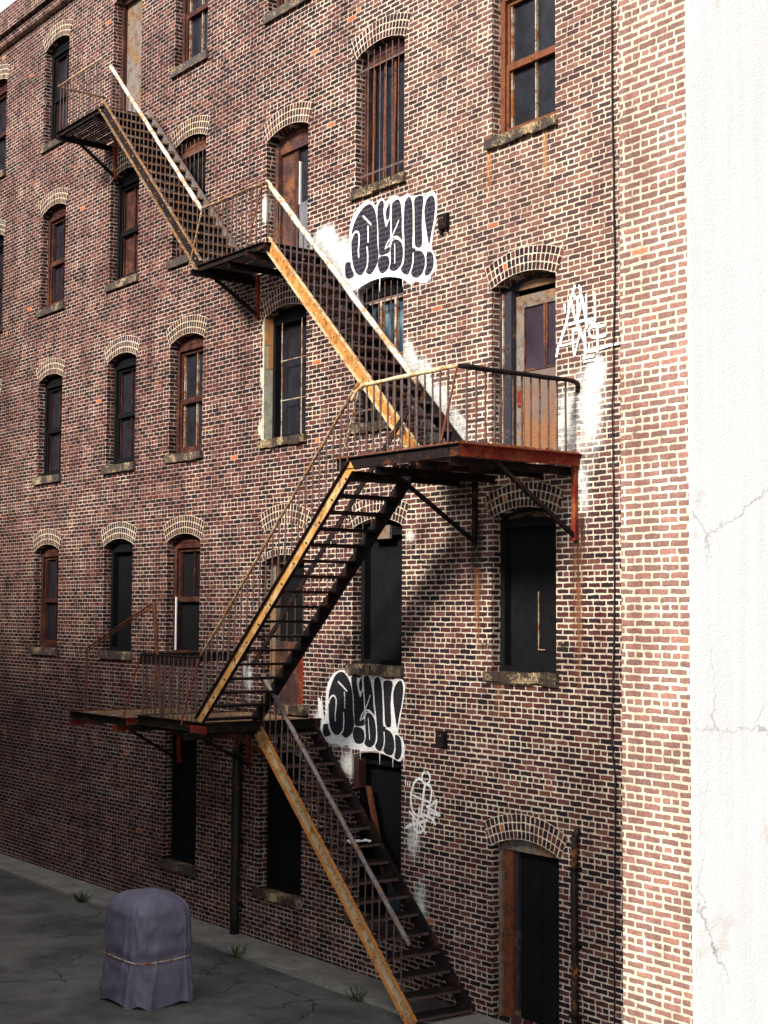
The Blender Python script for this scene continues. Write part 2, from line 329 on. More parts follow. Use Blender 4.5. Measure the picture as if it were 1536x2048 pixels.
# ---------------------------------------------------------------- mesh helpers
class MB:
    def __init__(s): s.v = []; s.f = []; s.uv = {}
    def add(s, vs, fs):
        n = len(s.v); s.v += [tuple(p) for p in vs]; s.f += [tuple(i+n for i in f) for f in fs]
    def box(s, x0, x1, y0, y1, z0, z1, j=0):
        vs = [(x, y, z) for z in (z0, z1) for y in (y0, y1) for x in (x0, x1)]
        if j: vs = [(a+random.uniform(-j, j), b+random.uniform(-j, j), c+random.uniform(-j, j)) for a, b, c in vs]
        s.add(vs, [(0, 2, 3, 1), (4, 5, 7, 6), (0, 1, 5, 4), (2, 6, 7, 3), (0, 4, 6, 2), (1, 3, 7, 5)])
    def prism(s, poly, y0, y1):           # poly in XZ, extruded along Y
        n = len(poly); vs = [(x, y0, z) for x, z in poly]+[(x, y1, z) for x, z in poly]
        fs = [tuple(range(n))[::-1], tuple(range(n, 2*n))]+[(i, (i+1) % n, n+(i+1) % n, n+i) for i in range(n)]
        s.add(vs, fs)
    def beam(s, p0, p1, w, h, up=(0, 0, 1), seg=1, j=0):
        p0 = Vector(p0); p1 = Vector(p1); d = (p1-p0).normalized(); up = Vector(up)
        sd = d.cross(up).normalized(); u = sd.cross(d).normalized(); vs = []; fs = []
        for k in range(seg+1):
            c = p0.lerp(p1, k/seg)+Vector([random.uniform(-j, j) for _ in range(3)])
            for a, b in ((-1, -1), (1, -1), (1, 1), (-1, 1)): vs.append(c+sd*(a*w/2)+u*(b*h/2))
            if k:
                q = 4*k
                for i in range(4): fs.append((q-4+i, q-4+(i+1) % 4, q+(i+1) % 4, q+i))
        fs += [(3, 2, 1, 0), tuple(4*seg+i for i in range(4))]
        s.add(vs, fs)
    def tube(s, pts, r, n=7, j=0, sub=1):
        P = [Vector(p) for p in pts]; Q = []
        for a, b in zip(P, P[1:]):
            for k in range(sub): Q.append(a.lerp(b, k/sub)+(Vector([random.uniform(-j, j) for _ in range(3)]) if j and (k or len(Q)) else Vector()))
        Q.append(P[-1]); vs = []; fs = []; up = Vector((.13, .31, .94)).normalized()
        for i, c in enumerate(Q):
            d = (Q[min(i+1, len(Q)-1)]-Q[max(i-1, 0)]).normalized()
            a = d.cross(up)
            if a.length < .2: a = d.cross(Vector((0, 1, 0)))
            a.normalize(); b = d.cross(a)
            rr = r*(1+(random.uniform(-.12, .12) if j else 0))
            for k in range(n):
                t = 2*math.pi*k/n; vs.append(c+a*(rr*math.cos(t))+b*(rr*math.sin(t)))
            if i:
                q = i*n
                for k in range(n): fs.append((q-n+k, q-n+(k+1) % n, q+(k+1) % n, q+k))
        fs += [tuple(range(n))[::-1], tuple((len(Q)-1)*n+k for k in range(n))]
        s.add(vs, fs)
    def build(s, name, mat, parent=None, label=None, smooth=False, mods=None):
        me = bpy.data.meshes.new(name); me.from_pydata(s.v, [], s.f); me.update()
        bm = bmesh.new(); bm.from_mesh(me); bmesh.ops.recalc_face_normals(bm, faces=bm.faces); bm.to_mesh(me); bm.free()
        o = bpy.data.objects.new(name, me); sc.collection.objects.link(o); me.materials.append(M[mat] if isinstance(mat, str) else mat)
        if smooth:
            for p in me.polygons: p.use_smooth = True
        if parent is not None: adopt(o, parent)
        if label: o['label'] = label
        return o
def world_loc(o):
    l = Vector(o.location)
    return l
def adopt(o, parent):
    o.parent = parent
    if parent.type == 'EMPTY': o.matrix_parent_inverse = Matrix.Translation(-Vector(parent.location))
def thing(name, label, cat, loc, group=None):
    o = bpy.data.objects.new(name, None); sc.collection.objects.link(o); o.location = loc
    o.empty_display_size = .3; tag(o, label, cat, group); return o
def tag(o, label, cat, group=None):
    o['label'] = label; o['category'] = cat
    if group: o['group'] = group
def struct(o): o['kind'] = 'structure'; return o

# ---------------------------------------------------------------- ground
GZ = -5.1
g = MB(); g.add([(-900, -900, GZ), (900, -900, GZ), (900, 900, GZ), (-900, 900, GZ)], [(0, 1, 2, 3)])
struct(g.build('ground', 'concrete'))

# ---------------------------------------------------------------- brick building
B = thing('brick_building', 'old dark brick factory building with arched windows and black and white graffiti', 'building', (-17.6, 0, GZ))
X0, X1, ZT = -39.0, -8.8, 12.9
# opening: id -> (x0, x1, bottom, springing, rise)
OP = {}
cols = {-1: (-28.75, -27.6), -2: (-31.9, -30.75), -3: (-35.05, -33.9), 0: (-25.6, -24.45), 1: (-23.17, -22.01), 2: (-20.06, -18.87), 3: (-17.61, -16.44), 4: (-14.56, -13.36)}
rows = {'C': (9.6, 11.62), 'B': (6.16, 8.14), 'A': (2.70, 4.66), 'L': (-.74, 1.21)}
for c, (a, b) in cols.items():
    for r_, (zb, zs) in rows.items(): OP[(c, r_)] = [a, b, zb, zs, .13]
OP[(0, 'C')][2] = 8.97
OP[(2, 'B')][2:4] = [5.50, 7.52]; OP[(4, 'A')][2:4] = [1.96, 4.19]; OP[(2, 'L')][2:4] = [-1.40, .79]; OP[(2, 'L')][4] = .10
OP[(1, 'G')] = [-23.14, -22.03, -4.25, -2.04, .12]
OP[(2, 'G')] = [-20.07, -18.88, -4.28, -2.2, .12]
OP[(3, 'G')] = [-17.6, -16.43, -4.25, -2.03, .08]
OP[(4, 'G')] = [-14.55, -13.32, GZ+.06, -2.93, .15]
def arcpts(a, b, zs, rise, n=14, off=0.0):
    w = (b-a)/2; Rr = (w*w+rise*rise)/(2*rise); cx = (a+b)/2; cz = zs+rise-Rr; t0 = math.asin(w/Rr)
    return [(cx+(Rr+off)*math.sin(-t0+2*t0*k/n), cz+(Rr+off)*math.cos(-t0+2*t0*k/n)) for k in range(n+1)], (cx, cz, Rr, t0)
holes = []
for k, (a, b, zb, zs, rs) in OP.items():
    pts, _ = arcpts(a, b, zs, rs); holes.append([(a, zb), (b, zb)]+pts[::-1])
outer = [(X0, GZ-.3), (X1, GZ-.3), (X1, ZT), (X0, ZT)]
loops = [outer]+holes
flat = [p for l in loops for p in l]
tris = geometry.tessellate_polygon([[Vector((x, z, 0)) for x, z in l] for l in loops])
RV = .30
wb = MB(); wb.add([(x, 0, z) for x, z in flat], [tuple(t) for t in tris])
wall_me = bpy.data.meshes.new('wall'); 
vv = list(wb.v); ff = list(wb.f)
for h in holes:
    n = len(h); s0 = len(vv); vv += [(x, 0, z) for x, z in h]+[(x, RV, z) for x, z in h]
    ff += [(s0+i, s0+(i+1) % n, s0+n+(i+1) % n, s0+n+i) for i in range(n)]
wall_me.from_pydata(vv, [], ff); wall_me.update()
bm = bmesh.new(); bm.from_mesh(wall_me)
for f in bm.faces:                                   # front faces look to -Y, reveals look into the opening
    f.normal_update()
    if abs(f.normal.y) > .9 and f.normal.y > 0: f.normal_flip()
bm.to_mesh(wall_me); bm.free()
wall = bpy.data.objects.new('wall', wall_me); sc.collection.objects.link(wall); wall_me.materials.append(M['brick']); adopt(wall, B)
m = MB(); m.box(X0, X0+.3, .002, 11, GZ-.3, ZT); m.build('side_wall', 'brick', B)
m = MB(); m.box(X0+.3, X1, RV+.12, 11, GZ-.3, ZT-.2); m.build('back_rooms', 'dark_int', B)
m = MB(); m.box(X0, X1, 0.002, 11, ZT, ZT+.1); m.build('roof', 'roofing', B)
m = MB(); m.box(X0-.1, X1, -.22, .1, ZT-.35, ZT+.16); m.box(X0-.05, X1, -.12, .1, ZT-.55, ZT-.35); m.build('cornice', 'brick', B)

def arch(a, b, zs, rise, rings=3, first=0, name='arch'):
    _, (cx, cz, Rr, t0) = arcpts(a, b, zs, rise); H = .104; n = 22; vs = []; fs = []; uvl = []
    ts = [-t0*1.0+2*t0*k/n for k in range(n+1)]
    r0 = Rr+first*H; r1 = Rr+(first+rings)*H; v0 = -.004 if first == 0 else -.0035
    grid = {}
    for j, (rr, y) in enumerate(((r0, .03), (r0, v0), (r1, v0), (r1, .03))):
        for i, t in enumerate(ts):
            te = t*(1+.0*j)
            grid[i, j] = len(vs); vs.append((cx+rr*math.sin(te), y, cz+rr*math.cos(te)))
    for j in range(3):
        for i in range(n):
            fs.append((grid[i, j], grid[i+1, j], grid[i+1, j+1], grid[i, j+1]))
            rad = ((-.03, 0), (0, rings*H), (rings*H, rings*H+.03))[j]
            uvl.append([(ts[i]*Rr+a*7, rad[0]), (ts[i+1]*Rr+a*7, rad[0]), (ts[i+1]*Rr+a*7, rad[1]), (ts[i]*Rr+a*7, rad[1])])
    me = bpy.data.meshes.new(name); me.from_pydata(vs, [], fs); ul = me.uv_layers.new(name='UVMap')
    for p, q in zip(me.polygons, uvl):
        for li, c in zip(p.loop_indices, q): ul.data[li].uv = c
    me.update(); o = bpy.data.objects.new(name, me); sc.collection.objects.link(o); me.materials.append(M['arch']); adopt(o, B); return o
for k, (a, b, zb, zs, rs) in OP.items():
    if k == (3, 'G'): arch(a, b, zs, rs, 1); continue
    if k == (2, 'L'):
        arch(a, b, zs, rs, 1); o = arch(-20.04, -18.84, 1.24, .13, 3); continue
    arch(a-.03, b+.03, zs, rs, 3)

# ---------------------------------------------------------------- windows and doors (parts of the building)
def sill(parent, a, b, zb, mat='sill', h=.13, jag=False):
    m = MB(); n = 9; x = a-.09
    for i in range(n):
        xa = a-.09+(b-a+.14)*i/n; xb = a-.09+(b-a+.14)*(i+1)/n; j = random.uniform(-.012, .012) if jag else random.uniform(-.003, .003)
        m.box(xa, xb+(.002 if i < n-1 else 0), -.055+j-.0005*i, .14, zb-h+abs(j)*(2 if jag else 0), zb+.012+j*.6)
    return m.build('sill', mat, parent)
def window(key, frame='maroon', pane='glass', style='sash', sillm='sill', jag=False, grille=False, label=None, bars=None, muntin='muntin'):
    a, b, zb, zs, rs = OP[key]; y = .15; m = MB(); t = .085
    head, _ = arcpts(a, b, zs, rs, 12)
    zt = zs-.02
    m.box(a, a+t, y, y+.12, zb, zt); m.box(b-t, b, y, y+.12, zb, zt); m.box(a+t, b-t, y, y+.12, zb, zb+.08); m.box(a+t, b-t, y, y+.12, zt-.09, zt)
    m.prism([(a+.002, zt), (b-.002, zt)]+[(x, z-.004) for x, z in head[::-1][1:-1]], y-.01, y+.12)
    if style in ('sash', 'open'):
        zm = zb+(zt-zb)*.50; s = .045
        m.box(a+t, b-t, y+.03, y+.09, zm-.05, zm+.04)
        if style == 'sash': m.box(a+t, a+t+s, y+.03, y+.08, zb+.08, zm-.05); m.box(b-t-s, b-t, y+.03, y+.08, zb+.08, zm-.05); m.box(a+t+s, b-t-s, y+.03, y+.08, zb+.08, zb+.16)
        m.box(a+t, a+t+s, y+.05, y+.10, zm+.04, zt-.09); m.box(b-t-s, b-t, y+.05, y+.10, zm+.04, zt-.09); m.box(a+t+s, b-t-s, y+.05, y+.10, zt-.15, zt-.09)
    w = m.build('window', frame, B, label)
    p = MB(); p.box(a+.02, b-.02, y+.112, y+.118, zb+.02, zt-.03); p.build('pane', pane, w)
    if style == 'sash' or style == 'open':
        q = MB(); xs = [a+t+s+.012, (a+b)/2, b-t-s-.012]
        for i, x in enumerate(xs):
            q.box(x-.009, x+.009, y+.07, y+.11, zm+.04, zt-.15)
            q.build('muntin', muntin, w); q = MB()
            if style == 'sash': q.box(x-.007, x+.010, y+.07, y+.11, zb+.16, zm-.05); q.build('muntin', muntin, w); q = MB()
    sill(w, a, b, zb, sillm, jag=jag)
    if grille:
        q = MB(); n = 8
        for i in range(n): x = a+.07+(b-a-.14)*i/(n-1); q.tube([(x, .06, zb+.02), (x, .06, zs+rs*.5)], .008, 6, .002, 4)
        q.beam((a, .06, zb+.22), (b, .06, zb+.22), .03, .008, (0, 1, 0)); q.beam((a, .06, zs-.18), (b, .06, zs-.18), .03, .008, (0, 1, 0))
        q.build('grille', 'baluster', w)
    return w
for c in (-1, -2, -3):
    for r_ in rows: window((c, r_), 'black' if (c+len(r_)+ord(r_)) % 2 else 'maroon', 'glass', 'sash', muntin='maroon')
window((0, 'L'), 'black', 'black', 'plain'); window((0, 'A'), 'black', 'glass', 'sash', muntin='maroon')
window((0, 'B'), 'black', 'maroon', 'sash', muntin='maroon'); window((1, 'C')); window((2, 'C')); window((3, 'C')); window((4, 'C'))
window((1, 'A'), 'maroon', 'glass', 'sash', jag=True, label='narrow sash window with dark red frame and thin pale glazing bars')
w = window((1, 'L'), 'maroon', 'dark_int', 'open', muntin='maroon', label='dark red sash window with its lower half open above the landing')
m = MB(); a, b, zb, zs, rs = OP[(1, 'L')]; m.box(a+.087, a+.12, .13, .15, zb+.08, zb+1.0); m.build('torn_strip', 'paper', w, 'white strip along the left edge of the open half')
window((1, 'B'), 'orange_wood', 'dark_int', 'plain', grille=True, label='barred window behind the upper stair flight')
window((1, 'G'), 'black', 'black', 'plain', 'sill', label='blacked out ground floor window left of the black drainpipe')
window((2, 'G'), 'black', 'black', 'plain', 'sill_pale', True, label='blacked out ground floor window right of the black drainpipe')
# plastered window under the upper landing
a, b, zb, zs, rs = OP[(2, 'A')]
w = window((2, 'A'), 'black', 'glass', 'plain', 'sill_pale', True, label='dark window with thin wire grid and plastered left jamb')
q = MB()
for x in (a+.30, a+.86): q.tube([(x, .14, zb+.05), (x, .14, zs-.1)], .011, 6, .003, 8)
for z in (zb+.62, zb+1.25): q.tube([(a+.28, .135, z), (b-.01, .135, z+.0)], .009, 6, .002, 6)
q.build('wire_grid', 'muntin', w)
q = MB(); n = 36
for i in range(n):
    z0 = zb+.0+(1.92)*i/n; z1 = zb+(1.92)*(i+1)/n; e = random.uniform(.0, .045)+(.11*math.sin(min(i, 7)/7*3.14) if i < 7 else 0)+(.05 if 15 < i < 22 else 0)
    q.box(a-.02-e, a+.012, -.006-.0004*i, RV-.06+random.uniform(-.03, .0), z0, z1+.001)
w2_ = q.build('plaster_jamb', 'plaster', w)
q = MB(); q.box(a-.0, a+.016, -.008, RV-.09, zs-.42, zs+.05); q.box(a+.0, a+.016, .05, RV-.09, zs-.8, zs-.44); q.build('stained_plaster', 'plaster_orange', w)
# barred windows
w = window((3, 'A'), 'black', 'glass_blue', 'plain', 'sill_pale', True, grille=True, muntin='muntin', label='barred window with sky reflection painted on blue panes beneath the white lettering')
q = MB(); a, b, zb, zs, rs = OP[(3, 'A')]
for x in (a+.37, a+.72): q = MB(); q.box(x-.02, x+.02, .20, .255, zb+1.001, zs-.171); q.build('muntin', 'muntin', w)
for z0, z1 in ((zb+.92, zb+1.0), (zs-.17, zs-.12)): q = MB(); q.box(a+.09, b-.085, .20, .25, z0, z1); q.build('glazing_bar', 'muntin', w)
q = MB(); q.box(a+.086, b-.086, .225, .2615, zb+.081, zb+.915); q.build('lower_board', 'black', w)
w = window((3, 'B'), 'maroon', 'glass', 'plain', 'sill_pale', True, grille=True, label='barred window above the upper lettering')
q = MB(); a, b, zb, zs, rs = OP[(3, 'B')]
for i, x in enumerate((a+.10, a+.36, a+.60, a+.86)): q.beam((x+.02, .235, zb+.1), (x+.05, .235, zs-.12), .035 if i % 2 else .05, .02, (0, 1, 0), 6, .004)
q.build('slat', 'orange_wood', w); q = MB(); q.box(b-.27, b-.09, .228, .262, zb+.25, zs-.1); q.build('zinc_panel', 'zinc', w)
w = window((4, 'B'), 'orange_wood', 'glass', 'sash', 'sill_pale', True, label='upper right window with a splintered pale sill')
for key, lb in (((3, 'L'), 'boarded black window between the two stair flights'), ((4, 'L'), 'tall boarded black window below the big landing')):
    w = window(key, 'black', 'black', 'plain', 'sill_pale' if key[0] == 4 else 'sill', key[0] == 4, label=lb)
    a, b, zb, zs, rs = OP[key]; q = MB()
    if key[0] == 4:
        q.box(a+.62, a+.629, .235, .25, zb+.30, zb+1.02); q.box(a+.62, a+.74, .235, .25, zb+.287, zb+.300); q.build('pale_crack', 'muntin', w)
        q = MB(); head, _ = arcpts(a, b, zs, rs, 12)
        hp = head[2:11]; q.prism([(x, z-.055) for x, z in hp]+[(x, z-.085-random.uniform(0, .04)) for x, z in hp[::-1]], .12, .139)
        q.build('broken_edge', 'sill_pale', w)
    else:
        q.box(a+.3, a+.75, .10, .139, zs-.16, zs+.03); q.build('head_rubble', 'bare_wood', w)
w = window((3, 'G'), 'black', 'black', 'plain', label='black ground floor opening beside the lowest stair flight')
a, b, zb, zs, rs = OP[(3, 'G')]
q = MB(); q.box(a+.02, a+.15, .02, .14, zs-.45, zs-.02); q.build('red_bracket', 'maroon', w)
q = MB(); q.prism([(a+.20, zb+1.8), (a+.62, zb+.5), (a+.74, zb+.5), (a+.30, zb+1.8)], .10, .13); q.build('rust_sheet', 'orange_wood', w)
q = MB(); q.box(a+.72, b-.02, .11, .145, zb+.05, zb+.55); q.build('blue_panel', 'glass_blue', w)

def head_panel(m, a, b, zt, key, y0, y1):
    _, _, _, zs, rs = OP[key]; head, _ = arcpts(a, b, zs, rs, 12)
    m.prism([(a+.002, zt), (b-.002, zt)]+[(x, z-.004) for x, z in head[::-1][1:-1]], y0, y1)
# steel door on the big landing
a, b, zb, zs, rs = OP[(4, 'A')]
m = MB(); m.box(a+.002, a+.05, .13, .16, zb, zs-.03); m.box(a+.002, a+.20, .16, .30, zb, zs-.03); m.box(b-.06, b-.002, .16, .30, zb, zs-.03)
head_panel(m, a, b, zs-.03, (4, 'A'), .22, .30)
door = m.build('door', 'blue_steel', B, 'rusty steel door with two glazed lights above the landing')
m = MB(); m.box(a+.2, a+.34, .25, .30, zb, zs-.10); m.box(a+.34, b-.06, .25, .30, zs-.26, zs-.10); m.box(b-.12, b-.06, .25, .3, zb+1.2, zs-.26)
m.build('door_frame', 'bare_wood', door)
m = MB(); m.box(a+.34, b-.06, .262, .30, zb, zb+1.14); m.build('door_leaf', 'steel_door', door)
m = MB(); m.box(a+.345, b-.12, .275, .30, zb+1.16, zs-.262); m.build('pane', 'wired', door)
m = MB(); m.box(a+.34, a+.36, .25, .274, zb+1.14, zs-.26); m.box(a+.345, b-.06, .25, .274, zb+1.14, zb+1.165); m.box(a+.71, a+.75, .245, .274, zb+1.165, zs-.26); m.box(a+.752, a+.775, .255, .274, zb+1.165, zs-.26)
m.build('glazing_bar', 'brown_door', door)
m = MB(); m.box(a+.052, a+.072, .135, .159, zb, zs-.05); m.build('door_trim', 'muntin', door)
m = MB(); m.box(a+.24, a+.32, .225, .249, zb+.70, zb+.90); m.build('lock_plate', 'iron_red', door)
m = MB(); m.box(a, b, -.03, .3, zb-.06, zb+.03); m.build('threshold', 'sill_pale', door)
m = MB(); h_, _ = arcpts(a, b, zs, rs, 12); m.prism([(a+.28, zs-.04)]+[(b-.05, zs-.04)]+[(x-.03, z-.07) for x, z in h_[::-1][1:9]], .205, .222); m.build('head_board', 'bare_wood', door)
# door on upper landing
a, b, zb, zs, rs = OP[(2, 'B')]
m = MB(); m.box(a+.002, a+.10, .16, .30, zb, zs-.03); m.box(b-.16, b-.002, .16, .30, zb, zs-.03); m.box(a+.1, b-.16, .2, .3, zs-.2, zs-.03); head_panel(m, a, b, zs-.03, (2, 'B'), .2, .3)
door = m.build('door', 'brown_door', B, 'narrow weathered wooden door on the upper landing')
m = MB(); m.box(a+.10, a+.44, .25, .30, zb, zs-.2); m.build('door_leaf', 'brown_door', door)
m = MB(); m.box(a+.44, a+.56, .24, .30, zb, zs-.2); m.box(b-.30, b-.16, .24, .30, zb, zs-.2); m.build('stile', 'maroon', door)
m = MB(); m.box(a+.56, b-.30, .28, .30, zb+.95, zs-.2); m.build('pane', 'glass', door)
m = MB(); m.box(a+.56, b-.30, .262, .30, zb, zb+.95); m.build('lower_panel', 'zinc', door)
m = MB(); m.box(a+.565, a+.585, .25, .279, zb+.93, zs-.4); m.build('glazing_bar', 'paper', door)
# door on lower landing
a, b, zb, zs, rs = OP[(2, 'L')]
m = MB(); m.box(a+.002, a+.16, .16, .30, zb, zs-.03); m.box(b-.05, b-.002, .16, .30, zb, zs-.03); head_panel(m, a, b, zs-.03, (2, 'L'), .15, .3)
door = m.build('door', 'bare_wood', B, 'patched dark door behind the long stair flight on the lower landing')
m = MB(); m.box(a+.16, b-.05, .25, .30, zb+.95, zs-.03); m.build('upper_panel', 'black', door)
m = MB(); m.box(a+.16, a+.70, .25, .30, zb, zb+.95); m.build('lower_panel', 'brown_door', door)
m = MB(); m.box(a+.70, b-.05, .245, .30, zb, zb+.95); m.build('rusty_panel', 'iron_red', door)
m = MB(); m.box(a+.55, b+.16, -.12, .2, zb-.13, zb-.0, .01); m.build('threshold', 'sill_pale', door)
# ground floor doors
a, b, zb, zs, rs = OP[(4, 'G')]
m = MB(); m.box(a+.002, a+.06, .12, .16, zb, zs-.03); head_panel(m, a, b, zs-.03, (4, 'G'), .13, .16); m.box(b-.05, b-.002, .16, .30, zb, zs-.03)
door = m.build('door', 'bare_wood', B, 'black ground floor door with an orange brown jamb')
m = MB(); m.box(a+.002, a+.22, .161, .30, zb, zs-.03); m.build('jamb', 'orange_wood', door)
m = MB(); m.box(a+.22, a+.28, .20, .30, zb, zs-.03); m.build('stile', 'blue_steel', door)
m = MB(); m.box(a+.28, b-.05, .25, .30, zb, zs-.03); m.box(a+.62, a+.66, .235, .25, zb, zs-.25); m.build('door_leaf', 'black', door)
a, b, zb, zs, rs = OP[(0, 'C')]
m = MB(); m.box(a+.002, a+.1, .16, .30, zb, zs-.03); m.box(b-.1, b-.002, .16, .30, zb, zs-.03); head_panel(m, a, b, zs-.03, (0, 'C'), .15, .3)
door = m.build('door', 'maroon', B, 'dark red door on the topmost landing'); m = MB(); m.box(a+.1, b-.1, .24, .30, zb, zs-.03); m.build('door_leaf', 'bare_wood', door)
# loose chips: bricks left proud or knocked out beside the reveals

G1={'base': [(-17.887, 5.501), (-17.857, 5.334), (-17.801, 5.184), (-17.765, 5.263), (-17.759, 5.475), (-17.726, 5.704), (-17.637, 5.835), (-17.494, 5.932), (-17.318, 5.968), (-17.194, 5.925), (-17.098, 5.852), (-17.038, 5.917), (-16.935, 5.92), (-16.866, 5.858), (-16.731, 5.896), (-16.613, 5.887), (-16.496, 5.828), (-16.43, 5.85), (-16.332, 5.853), (-16.25, 5.799), (-15.992, 5.772), (-15.944, 5.731), (-15.897, 5.766), (-15.802, 5.767), (-15.724, 5.712), (-15.689, 5.63), (-15.703, 5.415), (-15.749, 5.256), (-15.795, 5.086), (-15.81, 4.99), (-15.742, 4.878), (-15.715, 4.774), (-15.746, 4.651), (-15.839, 4.589), (-15.901, 4.521), (-16.063, 4.547), (-16.16, 4.586), (-16.256, 4.552), (-16.354, 4.6), (-16.453, 4.668), (-16.754, 4.75), (-16.992, 4.773), (-17.269, 4.76), (-17.533, 4.711), (-17.695, 4.706), (-17.878, 4.813), (-17.917, 4.969), (-17.938, 5.188), (-17.977, 5.324), (-17.964, 5.473)], 'fills': [[(-17.696, 5.516), (-17.679, 5.609), (-17.617, 5.714), (-17.511, 5.819), (-17.387, 5.888), (-17.247, 5.905), (-17.159, 5.844), (-17.106, 5.754), (-17.07, 5.631), (-17.059, 5.483), (-17.049, 5.272), (-17.021, 5.121), (-17.054, 4.992), (-17.131, 4.913), (-17.218, 4.866), (-17.297, 4.895), (-17.35, 4.931), (-17.446, 4.896), (-17.536, 4.923), (-17.617, 5.012), (-17.664, 5.137), (-17.693, 5.302)], [(-17.054, 5.795), (-17.02, 5.861), (-16.952, 5.893), (-16.9, 5.835), (-16.913, 5.733), (-16.889, 5.593), (-16.845, 5.481), (-16.795, 5.543), (-16.753, 5.575), (-16.747, 5.46), (-16.751, 5.338), (-16.758, 5.236), (-16.859, 5.163), (-16.758, 5.184), (-16.757, 5.112), (-16.876, 5.094), (-16.995, 5.106), (-17.022, 5.225), (-17.033, 5.478), (-17.056, 5.649)], [(-16.838, 5.588), (-16.856, 5.69), (-16.818, 5.765), (-16.764, 5.815), (-16.759, 5.69), (-16.782, 5.592)], [(-16.712, 5.701), (-16.705, 5.792), (-16.646, 5.82), (-16.563, 5.823), (-16.512, 5.76), (-16.492, 5.674), (-16.477, 5.528), (-16.479, 5.365), (-16.458, 5.228), (-16.524, 5.262), (-16.608, 5.299), (-16.691, 5.274), (-16.713, 5.474)], [(-16.721, 5.208), (-16.674, 5.261), (-16.591, 5.254), (-16.491, 5.194), (-16.449, 5.084), (-16.456, 4.953), (-16.504, 4.86), (-16.604, 4.817), (-16.687, 4.822), (-16.763, 4.866), (-16.73, 4.963), (-16.737, 5.108)], [(-17.012, 5.068), (-16.927, 5.083), (-16.824, 5.063), (-16.773, 5.023), (-16.764, 4.928), (-16.822, 4.857), (-16.924, 4.829), (-16.993, 4.867), (-17.037, 4.958)], [(-16.421, 5.679), (-16.397, 5.766), (-16.315, 5.804), (-16.266, 5.757), (-16.236, 5.659), (-16.228, 5.475), (-16.226, 5.273), (-16.231, 5.072), (-16.163, 5.049), (-16.163, 5.018), (-16.083, 4.998), (-16.003, 4.958), (-15.954, 4.878), (-15.954, 4.759), (-16.016, 4.66), (-16.128, 4.625), (-16.225, 4.658), (-16.258, 4.714), (-16.234, 4.77), (-16.323, 4.705), (-16.421, 4.733), (-16.496, 4.808), (-16.431, 4.887), (-16.415, 5.006), (-16.417, 5.21), (-16.435, 5.417)], [(-16.185, 5.749), (-16.0, 5.744), (-16.014, 5.531), (-16.024, 5.332), (-16.019, 5.061), (-16.163, 5.069), (-16.184, 5.264), (-16.191, 5.569)], [(-15.959, 5.579), (-15.92, 5.671), (-15.833, 5.712), (-15.763, 5.681), (-15.731, 5.57), (-15.753, 5.376), (-15.799, 5.226), (-15.837, 5.095), (-15.864, 5.04), (-15.901, 5.167), (-15.942, 5.335), (-15.966, 5.491)], [(-15.915, 4.931), (-15.844, 4.937), (-15.781, 4.895), (-15.757, 4.802), (-15.78, 4.687), (-15.858, 4.622), (-15.937, 4.621), (-15.953, 4.669), (-15.919, 4.752)], [(-17.846, 5.139), (-17.709, 5.135), (-17.699, 5.069), (-17.625, 4.917), (-17.815, 4.919)]], 'strokes': [([(-17.69, 5.462), (-17.66, 5.52), (-17.594, 5.562), (-17.534, 5.548), (-17.496, 5.487), (-17.502, 5.361), (-17.513, 5.268), (-17.503, 5.176)], 0.031), ([(-17.278, 5.58), (-17.273, 5.463), (-17.272, 5.353)], 0.029), ([(-17.296, 5.278), (-17.28, 5.17), (-17.281, 5.066), (-17.298, 4.985), (-17.367, 4.908)], 0.029), ([(-17.395, 5.752), (-17.297, 5.673), (-17.205, 5.594)], 0.031), ([(-16.543, 5.511), (-16.609, 5.422), (-16.684, 5.332)], 0.024), ([(-16.851, 5.171), (-16.809, 5.236), (-16.742, 5.284), (-16.658, 5.298), (-16.575, 5.284), (-16.488, 5.227)], 0.026), ([(-16.632, 5.191), (-16.627, 5.046), (-16.626, 4.923)], 0.02), ([(-16.203, 4.976), (-16.207, 4.866), (-16.239, 4.771), (-16.282, 4.718)], 0.026)]}
